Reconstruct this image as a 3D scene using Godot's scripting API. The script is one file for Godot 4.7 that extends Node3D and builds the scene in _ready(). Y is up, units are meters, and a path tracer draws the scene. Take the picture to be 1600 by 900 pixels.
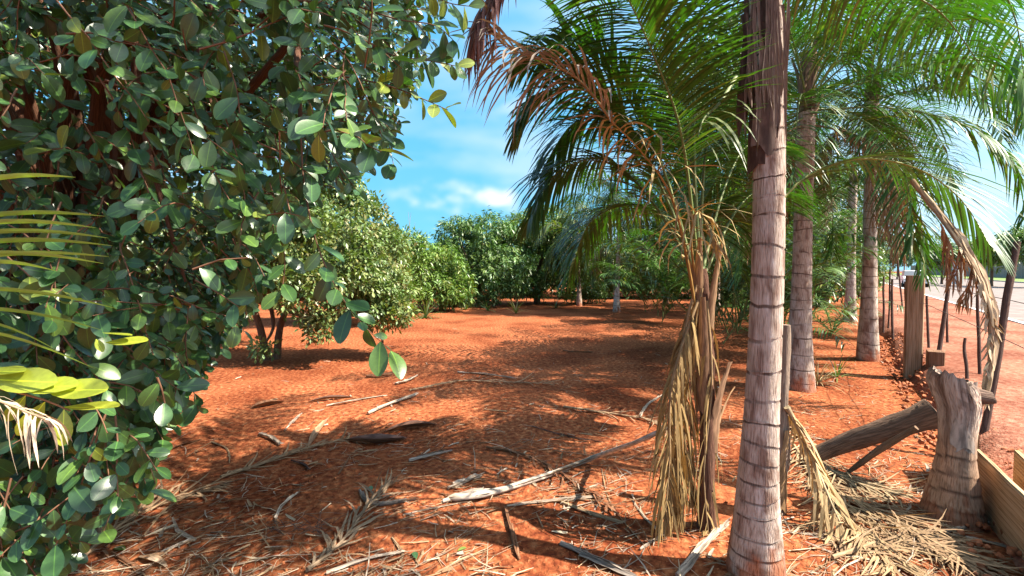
extends Node3D

# ---------------------------------------------------------------- measures
const FPX := 720.0          # focal length in pixels of the 1600 px wide photograph
const EYE := 1.6            # camera height
const VERGE := 0.28         # the verge beyond the fence lies this much higher
var cam_xf: Transform3D
var rng := RandomNumberGenerator.new()
var M := {}
var names := {}
var inside_only := false
var noise := FastNoiseLite.new()
var soil_noise := FastNoiseLite.new()


func at(px: float, py: float, d: float) -> Vector3:
	return cam_xf * Vector3((px - 800.0) / FPX * d, (450.0 - py) / FPX * d, -d)


func gp(px: float, py: float, h := 0.0) -> Vector3:
	var o := cam_xf.origin
	var r := at(px, py, 1.0) - o
	var t := (h - o.y) / r.y
	return o + r * t


func proj(p: Vector3) -> Vector3:
	var q := cam_xf.affine_inverse() * p
	if q.z > -0.05:
		return Vector3(-9999, -9999, -q.z)
	return Vector3(800.0 + q.x / -q.z * FPX, 450.0 - q.y / -q.z * FPX, -q.z)


func soil_h(x: float, z: float) -> float:
	return soil_noise.get_noise_2d(x * 1.1, z * 1.1) * 0.055 + soil_noise.get_noise_2d(x * 6.0 + 40.0, z * 6.0) * 0.016


# ---------------------------------------------------------------- mesh builder
class MB:
	var v := PackedVector3Array()
	var n := PackedVector3Array()
	var u := PackedVector2Array()
	var c := PackedColorArray()
	var i := PackedInt32Array()

	func vert(p: Vector3, nn: Vector3, uv: Vector2, col: Color) -> int:
		v.append(p); n.append(nn); u.append(uv); c.append(col)
		return v.size() - 1

	func tri(a: int, b: int, d: int) -> void:
		var g := (v[d] - v[a]).cross(v[b] - v[a])
		if g.dot(n[a] + n[b] + n[d]) < 0.0:
			i.append(a); i.append(d); i.append(b)
		else:
			i.append(a); i.append(b); i.append(d)

	func quad(a: int, b: int, d: int, e: int) -> void:
		tri(a, b, d); tri(a, d, e)

	func face(ps: Array, col: Color, s := 1.0) -> void:
		var nn: Vector3 = (ps[2] - ps[0]).cross(ps[1] - ps[0]).normalized()
		var k := v.size()
		var ax: Vector3 = (ps[1] - ps[0]).normalized()
		var ay := nn.cross(ax)
		for p in ps:
			vert(p, nn, Vector2(p.dot(ax), p.dot(ay)) * s, col)
		for j in range(1, ps.size() - 1):
			i.append(k); i.append(k + j); i.append(k + j + 1)

	# a box with chamfered vertical look: centre frame b (columns are half extents)
	func box(o: Vector3, x: Vector3, y: Vector3, z: Vector3, col: Color) -> void:
		var q := []
		for sz in [-1, 1]:
			for sy in [-1, 1]:
				for sx in [-1, 1]:
					q.append(o + x * sx + y * sy + z * sz)
		for f in [[0, 1, 3, 2], [4, 5, 7, 6], [0, 1, 5, 4], [2, 3, 7, 6], [0, 2, 6, 4], [1, 3, 7, 5]]:
			var ps := [q[f[0]], q[f[1]], q[f[2]], q[f[3]]]
			var mid: Vector3 = (ps[0] + ps[2]) * 0.5 - o
			var nn: Vector3 = mid.normalized()
			nn = (ps[1] - ps[0]).cross(ps[2] - ps[0]).normalized()
			if nn.dot(mid) < 0: nn = -nn
			var k := v.size()
			var ax: Vector3 = (ps[1] - ps[0]).normalized()
			var ay := nn.cross(ax)
			for p in ps: vert(p, nn, Vector2(p.dot(ax), p.dot(ay)), col)
			quad(k, k + 1, k + 2, k + 3)

	func tube(pts: Array, rad: Array, sides: int, cols: Array, cap := true, rough := 0.0, r: RandomNumberGenerator = null) -> void:
		var m := pts.size()
		var t: Vector3 = (pts[1] - pts[0]).normalized()
		var s := t.cross(Vector3(0.31, 0.9, 0.22)).normalized()
		var k := v.size()
		var run := 0.0
		for j in m:
			if j > 0: run += (pts[j] - pts[j - 1]).length()
			t = (pts[mini(j + 1, m - 1)] - pts[maxi(j - 1, 0)]).normalized()
			s = (s - t * s.dot(t)).normalized()
			var b := t.cross(s)
			for q in sides + 1:
				var a := TAU * float(q % sides) / sides
				var d := s * cos(a) + b * sin(a)
				var rr: float = rad[j]
				if rough > 0.0:
					rr *= 1.0 + rough * sin(a * 3.0 + run * 11.0) * 0.6 + rough * sin(a * 2.0 - run * 23.0) * 0.5
				vert(pts[j] + d * rr, d, Vector2(float(q) / sides, run), cols[mini(j, cols.size() - 1)])
		for j in m - 1:
			for q in sides:
				var a := k + j * (sides + 1) + q
				quad(a, a + 1, a + sides + 2, a + sides + 1)
		if cap:
			for e in [0, m - 1]:
				var nn: Vector3 = (pts[0] - pts[1]).normalized() if e == 0 else (pts[m - 1] - pts[m - 2]).normalized()
				var cc := vert(pts[e], nn, Vector2(0.5, 0.5), cols[mini(e, cols.size() - 1)])
				var k2 := v.size()
				for q in sides:
					vert(v[k + e * (sides + 1) + q], nn, Vector2(0.5 + 0.1 * cos(TAU * q / sides), 0.5 + 0.1 * sin(TAU * q / sides)), cols[mini(e, cols.size() - 1)])
				for q in sides: tri(cc, k2 + q, k2 + (q + 1) % sides)

	# a blade: points, half widths, side vectors; fold lifts the edges
	func blade(pts: Array, hw: Array, side: Vector3, fold: float, cols: Array) -> void:
		var m := pts.size()
		var k := v.size()
		var across := 3 if fold > 0.0 else 2
		for j in m:
			var t: Vector3 = (pts[mini(j + 1, m - 1)] - pts[maxi(j - 1, 0)]).normalized()
			var s := (side - t * side.dot(t)).normalized()
			var nn := s.cross(t).normalized()
			if nn.y < 0.0: nn = -nn
			var cc: Color = cols[mini(j, cols.size() - 1)]
			var f := float(j) / (m - 1)
			if fold > 0.0:
				vert(pts[j] - s * hw[j] + nn * hw[j] * fold, (nn + s * fold).normalized(), Vector2(0, f), cc)
				vert(pts[j], nn, Vector2(0.5, f), cc)
				vert(pts[j] + s * hw[j] + nn * hw[j] * fold, (nn - s * fold).normalized(), Vector2(1, f), cc)
			else:
				vert(pts[j] - s * hw[j], nn, Vector2(0, f), cc)
				vert(pts[j] + s * hw[j], nn, Vector2(1, f), cc)
		for j in m - 1:
			for q in across - 1:
				var a := k + j * across + q
				quad(a, a + 1, a + across + 1, a + across)

	func mesh() -> ArrayMesh:
		var arr := []
		arr.resize(Mesh.ARRAY_MAX)
		arr[Mesh.ARRAY_VERTEX] = v
		arr[Mesh.ARRAY_NORMAL] = n
		arr[Mesh.ARRAY_TEX_UV] = u
		arr[Mesh.ARRAY_COLOR] = c
		arr[Mesh.ARRAY_INDEX] = i
		var am := ArrayMesh.new()
		am.add_surface_from_arrays(Mesh.PRIMITIVE_TRIANGLES, arr)
		return am


# ---------------------------------------------------------------- scene graph
func numbered(called: String) -> String:
	if not names.has(called):
		names[called] = 0
		return called
	names[called] += 1
	return "%s_%03d" % [called, names[called]]


func tag(o: Node, label: String, category: String, group := "") -> void:
	o.set_meta("label", label)
	o.set_meta("category", category)
	if group: o.set_meta("group", group)


func thing(called: String, base: Vector3, label: String, category: String, group := "") -> Node3D:
	var o := Node3D.new()
	o.name = numbered(called)
	add_child(o)
	o.position = base
	tag(o, label, category, group)
	return o


# part with a mesh given in world axes; the thing's base is taken off
func part(parent: Node3D, called: String, mesh: Mesh, mat: Material, stuff := false) -> MeshInstance3D:
	var o := MeshInstance3D.new()
	o.name = called
	o.mesh = mesh
	o.material_override = mat
	parent.add_child(o, true)
	var p := Vector3.ZERO
	if parent.get_parent() == self: p = -parent.position
	o.position = p
	if stuff: o.set_meta("kind", "stuff")
	return o


func single(called: String, mb: MB, mat: Material, base: Vector3, label: String, category: String, group := "") -> MeshInstance3D:
	for k in mb.v.size(): mb.v[k] -= base
	var o := MeshInstance3D.new()
	o.name = numbered(called)
	o.mesh = mb.mesh()
	o.material_override = mat
	add_child(o)
	o.position = base
	tag(o, label, category, group)
	return o


func setting(called: String, mesh: Mesh, mat: Material, kind := "structure") -> MeshInstance3D:
	var o := MeshInstance3D.new()
	o.name = numbered(called)
	o.mesh = mesh
	o.material_override = mat
	add_child(o)
	o.set_meta("kind", kind)
	return o


func multi(parent: Node3D, called: String, mesh: Mesh, mat: Material, xf: Array, cols: Array) -> MultiMeshInstance3D:
	var mm := MultiMesh.new()
	mm.transform_format = MultiMesh.TRANSFORM_3D
	mm.use_colors = true
	mm.mesh = mesh
	mm.instance_count = xf.size()
	for k in xf.size():
		mm.set_instance_transform(k, xf[k])
		mm.set_instance_color(k, cols[k])
	var o := MultiMeshInstance3D.new()
	o.name = called
	o.multimesh = mm
	o.material_override = mat
	parent.add_child(o, true)
	if parent != self and parent.get_parent() == self: o.position = -parent.position
	o.set_meta("kind", "stuff")
	return o


# ---------------------------------------------------------------- materials
func ramp(stops: Array) -> Gradient:
	var g := Gradient.new()
	var offs := PackedFloat32Array()
	var cs := PackedColorArray()
	for s in stops:
		offs.append(s[0])
		cs.append((s[1] as Color).linear_to_srgb())
	g.offsets = offs
	g.colors = cs
	return g


func ntex(freq: float, octaves: int, stops: Array, size := 512, sd := 1, kind := FastNoiseLite.TYPE_SIMPLEX_SMOOTH) -> NoiseTexture2D:
	var f := FastNoiseLite.new()
	f.noise_type = kind
	f.frequency = freq
	f.fractal_octaves = octaves
	f.seed = sd
	var t := NoiseTexture2D.new()
	t.width = size
	t.height = size
	t.seamless = true
	t.noise = f
	if stops: t.color_ramp = ramp(stops)
	return t


func grey(a: float) -> Color: return Color(a, a, a)


func vmat(rough: float, back: Color, tex: Texture2D = null, uvs := Vector3.ONE, spec := 0.5) -> StandardMaterial3D:
	var m := StandardMaterial3D.new()
	m.vertex_color_use_as_albedo = true
	m.roughness = rough
	m.metallic_specular = spec
	m.cull_mode = BaseMaterial3D.CULL_DISABLED
	if back.r + back.g + back.b > 0.0:
		m.backlight_enabled = true
		m.backlight = back.linear_to_srgb()
	if tex:
		m.albedo_texture = tex
		m.uv1_scale = uvs
	return m


func leaf_texture(rib: Color, blade: Color) -> ImageTexture:
	var im := Image.create(64, 128, false, Image.FORMAT_RGBA8)
	var f := FastNoiseLite.new()
	f.frequency = 0.06
	f.seed = 5
	for y in 128:
		for x in 64:
			var u := absf(x - 31.5) / 32.0
			var t := y / 127.0
			var w := 0.055 * (1.0 - t * 0.6)
			var k := clampf((w - u) / 0.03 + 0.5, 0.0, 1.0)
			var vein := fposmod(t * 11.0 - u * 2.4, 1.0)
			var k2 := clampf(1.0 - absf(vein - 0.5) * 16.0, 0.0, 1.0) * 0.13
			var m := 1.0 + 0.16 * f.get_noise_2d(x, y)
			var col := (blade * m).lerp(rib, maxf(k, k2))
			col.a = 1.0
			im.set_pixel(x, y, col.linear_to_srgb())
	return ImageTexture.create_from_image(im)


func make_materials() -> void:
	var leaf_tex := leaf_texture(Color(0.95, 0.95, 0.6), Color(0.42, 0.42, 0.42))
	M.leaf = vmat(0.3, Color(0.42, 0.5, 0.14), leaf_tex, Vector3.ONE, 0.55)
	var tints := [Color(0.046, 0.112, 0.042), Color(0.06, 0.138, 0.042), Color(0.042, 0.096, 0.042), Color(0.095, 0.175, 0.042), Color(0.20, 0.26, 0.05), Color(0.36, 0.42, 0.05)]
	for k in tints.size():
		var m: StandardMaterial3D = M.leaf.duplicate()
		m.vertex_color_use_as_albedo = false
		m.albedo_color = (tints[k] * (2.1 if k < 5 else 2.3)).clamp().linear_to_srgb()  # last tint lifted further: sunlight put into the young shoot leaf colour
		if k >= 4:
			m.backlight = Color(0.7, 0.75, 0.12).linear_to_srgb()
		M["leaf%d" % k] = m
	M.far_leaf = vmat(0.4, Color(0.4, 0.52, 0.14), null, Vector3.ONE, 0.5)
	M.frond = vmat(0.4, Color(0.30, 0.56, 0.09), ntex(0.03, 2, [[0.0, grey(0.75)], [1.0, grey(1.0)]], 128, 3), Vector3(0.3, 2, 1), 0.5)
	M.dry = vmat(0.85, Color(0.3, 0.22, 0.1), ntex(0.02, 4, [[0.2, grey(0.5)], [0.8, grey(1.0)]], 256, 4), Vector3(1.0, 1.6, 1), 0.25)
	M.stalk = vmat(0.6, Color(0, 0, 0), ntex(0.03, 3, [[0.0, grey(0.65)], [1.0, grey(1.0)]], 128, 5), Vector3(2, 3, 1), 0.4)
	var barkt := ntex(0.02, 5, [[0.15, Color(0.50, 0.42, 0.38)], [0.4, Color(0.82, 0.78, 0.75)], [0.65, Color(1.0, 0.98, 0.97)], [0.85, Color(0.8, 0.73, 0.69)]], 512, 6)
	M.palm_bark = vmat(0.8, Color(0, 0, 0), barkt, Vector3(5.0, 0.9, 1), 0.35)
	M.palm_bark.heightmap_enabled = true
	M.palm_bark.heightmap_texture = ntex(0.03, 4, [], 512, 16)
	M.palm_bark.heightmap_scale = 0.5
	M.bark = vmat(0.85, Color(0, 0, 0), ntex(0.03, 5, [[0.2, grey(0.45)], [0.8, grey(1.0)]], 256, 7), Vector3(4, 0.8, 1), 0.3)
	M.bark.heightmap_enabled = true
	M.bark.heightmap_texture = ntex(0.04, 4, [], 256, 17)
	M.bark.heightmap_scale = 0.6
	M.twig = vmat(0.7, Color(0, 0, 0), null, Vector3.ONE, 0.35)
	M.wood = vmat(0.8, Color(0, 0, 0), ntex(0.012, 5, [[0.15, Color(0.45, 0.38, 0.3)], [0.5, Color(0.85, 0.8, 0.72)], [0.85, Color(1, 1, 1)]], 512, 8), Vector3(9.0, 0.9, 1), 0.3)
	M.wood.heightmap_enabled = true
	M.wood.heightmap_texture = ntex(0.02, 4, [], 256, 18)
	M.wood.heightmap_scale = 0.5
	# red laterite
	var s := StandardMaterial3D.new()
	s.albedo_texture = ntex(0.035, 6, [[0.15, Color(0.14, 0.036, 0.017)], [0.4, Color(0.235, 0.070, 0.029)], [0.6, Color(0.285, 0.094, 0.039)], [0.82, Color(0.40, 0.17, 0.08)]], 1024, 9)
	s.uv1_scale = Vector3(0.37, 0.37, 1)
	s.roughness = 0.95
	s.metallic_specular = 0.15
	s.heightmap_enabled = true
	s.heightmap_texture = ntex(0.045, 6, [], 1024, 10)
	s.heightmap_scale = 1.7
	s.detail_enabled = true
	s.detail_blend_mode = BaseMaterial3D.BLEND_MODE_MUL
	s.detail_uv_layer = BaseMaterial3D.DETAIL_UV_2
	s.detail_albedo = ntex(0.012, 4, [[0.2, Color(0.60, 0.52, 0.50)], [0.45, Color(0.82, 0.79, 0.78)], [0.6, Color(0.96, 0.95, 0.95)], [0.8, Color(1, 1, 1)]], 512, 11)
	s.uv2_scale = Vector3(0.09, 0.09, 1)
	M.soil = s
	var vg: StandardMaterial3D = s.duplicate()
	vg.uv1_scale = Vector3(0.7, 0.7, 1)
	vg.heightmap_scale = 0.8
	vg.albedo_texture = ntex(0.03, 6, [[0.2, Color(0.21, 0.08, 0.052)], [0.5, Color(0.28, 0.118, 0.078)], [0.8, Color(0.34, 0.175, 0.122)]], 512, 12)
	M.verge_soil = vg
	var rd := StandardMaterial3D.new()
	rd.albedo_texture = ntex(0.02, 5, [[0.2, Color(0.115, 0.084, 0.075)], [0.5, Color(0.145, 0.11, 0.098)], [0.8, Color(0.185, 0.148, 0.135)]], 512, 13)
	rd.uv1_scale = Vector3(0.12, 0.12, 1)
	rd.roughness = 0.85
	M.road = rd
	M.kerb = vmat(0.8, Color(0, 0, 0), ntex(0.05, 3, [[0.2, grey(0.75)], [0.7, grey(1.0)]], 128, 14), Vector3(1, 1, 1), 0.3)
	M.plain = vmat(0.75, Color(0, 0, 0), ntex(0.03, 4, [[0.2, grey(0.75)], [0.8, grey(1.0)]], 256, 15), Vector3(0.4, 0.4, 1), 0.3)
	M.gloss = vmat(0.25, Color(0, 0, 0), null, Vector3.ONE, 0.5)
	M.metal = vmat(0.55, Color(0, 0, 0), null, Vector3.ONE, 0.5)
	M.metal.metallic = 0.7


# ---------------------------------------------------------------- sky, light, camera
func make_camera_and_light() -> void:
	var cam := Camera3D.new()
	cam.name = "camera"
	cam.position = Vector3(0, EYE, 0)
	cam.rotation.x = -atan(26.0 / FPX)
	cam.fov = rad_to_deg(2.0 * atan(450.0 / FPX))
	cam.near = 0.05
	cam.far = 3000.0
	add_child(cam)
	cam.current = true
	cam_xf = cam.transform
	var to_sun := Vector3(1.0, 1.22, 0.2).normalized()
	var sun := DirectionalLight3D.new()
	sun.name = "sun"
	sun.light_energy = 1.6
	sun.light_color = Color(1.0, 0.955, 0.88)
	sun.light_angular_distance = 0.53
	sun.shadow_enabled = true
	add_child(sun)
	sun.look_at_from_position(to_sun * 20.0, Vector3.ZERO, Vector3.UP)
	var env := Environment.new()
	env.background_mode = Environment.BG_SKY
	var sky := Sky.new()
	var pano := PanoramaSkyMaterial.new()
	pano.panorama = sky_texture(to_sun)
	sky.sky_material = pano
	env.sky = sky
	env.background_energy_multiplier = 1.0
	env.tonemap_mode = Environment.TONE_MAPPER_LINEAR
	env.tonemap_exposure = 3.6
	env.sdfgi_enabled = true
	env.ssao_enabled = true
	env.ssil_enabled = true
	var we := WorldEnvironment.new()
	we.name = "environment"
	we.environment = env
	add_child(we)


func sky_texture(to_sun: Vector3) -> ImageTexture:
	var w := 1024
	var h := 512
	var im := Image.create(w, h, false, Image.FORMAT_RGBF)
	var f := FastNoiseLite.new()
	f.noise_type = FastNoiseLite.TYPE_SIMPLEX_SMOOTH
	f.seed = 21
	f.frequency = 1.0
	f.fractal_octaves = 6
	var hor := Color(0.092, 0.255, 0.345)
	var mid := Color(0.046, 0.18, 0.315)
	var top := Color(0.036, 0.125, 0.27)
	var gnd := Color(0.16, 0.08, 0.05)
	for y in h:
		var el := (0.5 - (y + 0.5) / h) * PI
		var se := sin(el)
		var ce := cos(el)
		var base := gnd
		if se > 0.0:
			base = hor.lerp(mid, clampf(pow(se / 0.35, 0.6), 0, 1)) if se < 0.35 else mid.lerp(top, clampf((se - 0.35) / 0.65, 0, 1))
		for x in w:
			var col := base
			if se > 0.0:
				var a := TAU * (x + 0.5) / w
				var dir := Vector3(sin(a) * ce, se, -cos(a) * ce)
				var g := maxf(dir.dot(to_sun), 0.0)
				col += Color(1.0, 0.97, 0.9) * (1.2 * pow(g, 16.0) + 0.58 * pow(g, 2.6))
				var q := dir * 3.0
				q.y *= 3.2
				var nn := f.get_noise_3dv(q) * 0.5 + 0.5
				var da := rad_to_deg(wrapf(a, -PI, PI))
				var de := rad_to_deg(el)
				# fair-weather cumulus over the mango trees, and thin veils above
				var puff := exp(-pow((da + 4.0) / 7.5, 2.0) - pow((de - 9.3) / 1.7, 2.0))
				var n2 := f.get_noise_3dv(Vector3(dir.x * 9.0, dir.y * 19.0, dir.z * 9.0) + Vector3(4, 2, 1)) * 0.5 + 0.5
				var cl := clampf((nn - 0.66) * 4.0, 0.0, 0.6)
				cl = maxf(cl, smoothstep(0.40, 0.70, n2 * 0.66 + puff * 0.30) * 0.9 * clampf(puff * 4.0, 0.0, 1.0))
				var veil := clampf((f.get_noise_3dv(Vector3(dir.x * 2.0, dir.y * 7.0, dir.z * 2.0) + Vector3(7, 7, 7)) * 0.5 + 0.5 - 0.45) * 1.6, 0.0, 0.36) * clampf(1.2 - se * 1.2, 0, 1)
				cl = maxf(cl, veil)
				col = col.lerp(Color(0.34, 0.35, 0.36), cl)
			im.set_pixel(x, y, col)
	return ImageTexture.create_from_image(im)


# ---------------------------------------------------------------- ground
const KDIR := Vector3(0.585, 0, -0.811)      # the road, the fence and the palms run this way
const KN := Vector3(0.811, 0, 0.585)         # towards the road


func along(o: Vector3, t: float, s: float) -> Vector3:
	return o + KDIR * t + KN * s


var fence_o: Vector3
var kerb_o: Vector3


func make_ground() -> void:
	fence_o = gp(1508, 790)
	fence_o.y = 0.0
	kerb_o = gp(1600, 508, VERGE)
	# the field: rings of growing size
	var mb := MB.new()
	var rows := 150
	var cols := 160
	for r in rows + 1:
		var d := 0.9 * pow(1.036, r) * (1.0 if r < rows else 1.0) if r > 0 else 0.0
		if r > 120: d = 0.9 * pow(1.036, 120) * pow(1.19, r - 120)
		for k in cols + 1:
			var a := TAU * float(k) / cols
			if r < 121:
				pass
			var x := sin(a) * d
			var z := -cos(a) * d
			var hh := soil_h(x, z) * (1.0 if d < 60.0 else 0.0)
			mb.vert(Vector3(x, hh, z), Vector3.UP, Vector2(x, z), Color.WHITE)
	for r in rows:
		for k in cols:
			var a := r * (cols + 1) + k
			mb.quad(a, a + 1, a + cols + 2, a + cols + 1)
	var st := SurfaceTool.new()
	st.begin(Mesh.PRIMITIVE_TRIANGLES)
	for k in mb.v.size():
		st.set_uv(Vector2(mb.v[k].x, mb.v[k].z))
		st.set_uv2(Vector2(mb.v[k].x, mb.v[k].z))
		st.add_vertex(mb.v[k])
	for k in mb.i: st.add_index(k)
	st.generate_normals()
	setting("ground", st.commit(), M.soil)
	# the raised verge between fence and kerb, its edge an uneven bank
	var vb := MB.new()
	var ts := []
	var t := -6.0
	while t < 420.0:
		ts.append(t)
		t += 0.08 if t < 14.0 else (0.5 if t < 40.0 else 12.0)
	var kerb_s := (kerb_o - fence_o).dot(KN)
	var prof := [[0.05, -0.06], [0.12, 0.06], [0.2, 0.17], [0.32, 0.245], [0.5, 0.275], [1.0, 0.28], [kerb_s * 0.6, 0.28], [kerb_s, 0.28]]
	for tt in ts:
		for k in prof.size():
			var wob := noise.get_noise_2d(tt * 9.0, k * 3.0) * 0.14 * (1.0 if k < 5 else 0.0)
			var p := along(fence_o, tt, prof[k][0] + wob)
			p.y = prof[k][1] + (noise.get_noise_2d(tt * 23.0, 90 + k * 17.0) * 0.05 if k > 0 and k < 5 else 0.0)
			if k >= 5 and k < 7: p.y += soil_h(p.x * 1.3, p.z * 1.3) * 0.6
			vb.vert(p, Vector3.UP, Vector2(p.x, p.z), Color.WHITE)
	for j in ts.size() - 1:
		for k in prof.size() - 1:
			var a := j * prof.size() + k
			vb.quad(a, a + 1, a + prof.size() + 1, a + prof.size())
	st = SurfaceTool.new()
	st.begin(Mesh.PRIMITIVE_TRIANGLES)
	for k in vb.v.size():
		st.set_uv(vb.u[k] + Vector2(vb.v[k].y, 0))
		st.set_uv2(vb.u[k])
		st.add_vertex(vb.v[k])
	for k in vb.i: st.add_index(k)
	st.generate_normals()
	setting("verge", st.commit(), M.verge_soil)
	# kerb
	var kb := MB.new()
	kb.box(along(kerb_o, 200, 0.09) + Vector3(0, -0.08, 0), KDIR * 206, Vector3(0, 0.10, 0), KN * 0.06, Color(0.74, 0.72, 0.68))
	var kerb := setting("kerb", kb.mesh(), M.kerb)
	kerb.set_meta("label", "white painted kerb along the near edge of the road")
	# the road and the grass strip beyond it
	var rb := MB.new()
	rb.face([along(kerb_o, -8, 0.18), along(kerb_o, 420, 0.18), along(kerb_o, 420, 14.0), along(kerb_o, -8, 14.0)].map(func(p): return Vector3(p.x, VERGE - 0.1, p.z)), Color.WHITE)
	setting("road", rb.mesh(), M.road)
	var k2 := MB.new()
	k2.box(along(kerb_o, 200, 14.1) + Vector3(0, -0.08, 0), KDIR * 206, Vector3(0, 0.12, 0), KN * 0.1, Color(0.32, 0.29, 0.27))
	setting("kerb", k2.mesh(), M.kerb)
	var gb := MB.new()
	gb.face([along(kerb_o, -8, 14.2), along(kerb_o, 420, 14.2), along(kerb_o, 420, 60.0), along(kerb_o, -8, 60.0)].map(func(p): return Vector3(p.x, VERGE + 0.02, p.z)), Color(0.14, 0.20, 0.05))
	var lawn := setting("lawn", gb.mesh(), M.plain)
	lawn.set_meta("label", "green grass strip across the road")


# ---------------------------------------------------------------- leaves
func leaf_mesh(w: float, segs: int, curl: float) -> ArrayMesh:
	# obovate leaf along +Y, 1 long, facing +Z
	var mb := MB.new()
	for j in segs + 1:
		var t := float(j) / segs
		t = t * (1.0 - t) * 0.55 + t * (1.0 - (1.0 - t) * 0.0) if j < segs else 1.0
		t = minf(t, 1.0)
		var hw := w * pow(sin(PI * pow(t, 1.35)), 0.55) if j < segs else w * 0.2
		if j == 0: hw = w * 0.05
		var z := -curl * t * t
		var nn := Vector3(0, 2.0 * curl * t, 1).normalized()
		mb.vert(Vector3(-hw, t, z + hw * 0.22), (nn + Vector3(0.22, 0, 0)).normalized(), Vector2(0.5 - hw / w * 0.5, t), Color.WHITE)
		mb.vert(Vector3(0, t, z), nn, Vector2(0.5, t), Color.WHITE)
		mb.vert(Vector3(hw, t, z + hw * 0.22), (nn - Vector3(0.22, 0, 0)).normalized(), Vector2(0.5 + hw / w * 0.5, t), Color.WHITE)
	for j in segs:
		for q in 2:
			var a := j * 3 + q
			mb.quad(a, a + 1, a + 4, a + 3)
	return mb.mesh()


func leaf_basis(dir: Vector3, up: Vector3, s: float) -> Basis:
	var y := dir.normalized()
	var z := (up - y * up.dot(y))
	if z.length() < 0.05: z = y.cross(Vector3(0.3, 0.2, 0.9))
	z = z.normalized()
	return Basis(y.cross(z) * s, y * s, z * s)


func rv(s := 1.0) -> Vector3:
	return Vector3(rng.randf_range(-s, s), rng.randf_range(-s, s), rng.randf_range(-s, s))


func spline(pts: Array, n: int) -> Array:
	var out := []
	var m := pts.size()
	for k in n + 1:
		var t := float(k) / n * (m - 1)
		var j := mini(int(t), m - 2)
		var f := t - j
		var a: Vector3 = pts[maxi(j - 1, 0)]
		var b: Vector3 = pts[j]
		var c: Vector3 = pts[j + 1]
		var d: Vector3 = pts[mini(j + 2, m - 1)]
		out.append(b.cubic_interpolate(c, a, d, f))
	return out


# ---------------------------------------------------------------- the broadleaf tree at the left
const EDGE := [[-600, 1000], [-100, 790], [0, 690], [60, 690], [110, 650], [180, 620], [235, 600], [275, 545], [310, 490], [350, 450], [400, 420], [450, 400], [500, 375], [560, 325], [600, 300], [640, 262], [700, 245], [760, 235], [820, 175], [860, 110], [900, 70], [1400, 0]]


func edge_x(py: float) -> float:
	for k in EDGE.size() - 1:
		if py < EDGE[k + 1][0]:
			var f := clampf((py - EDGE[k][0]) / float(EDGE[k + 1][0] - EDGE[k][0]), 0, 1)
			return lerpf(EDGE[k][1], EDGE[k + 1][1], f)
	return 0.0


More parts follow.
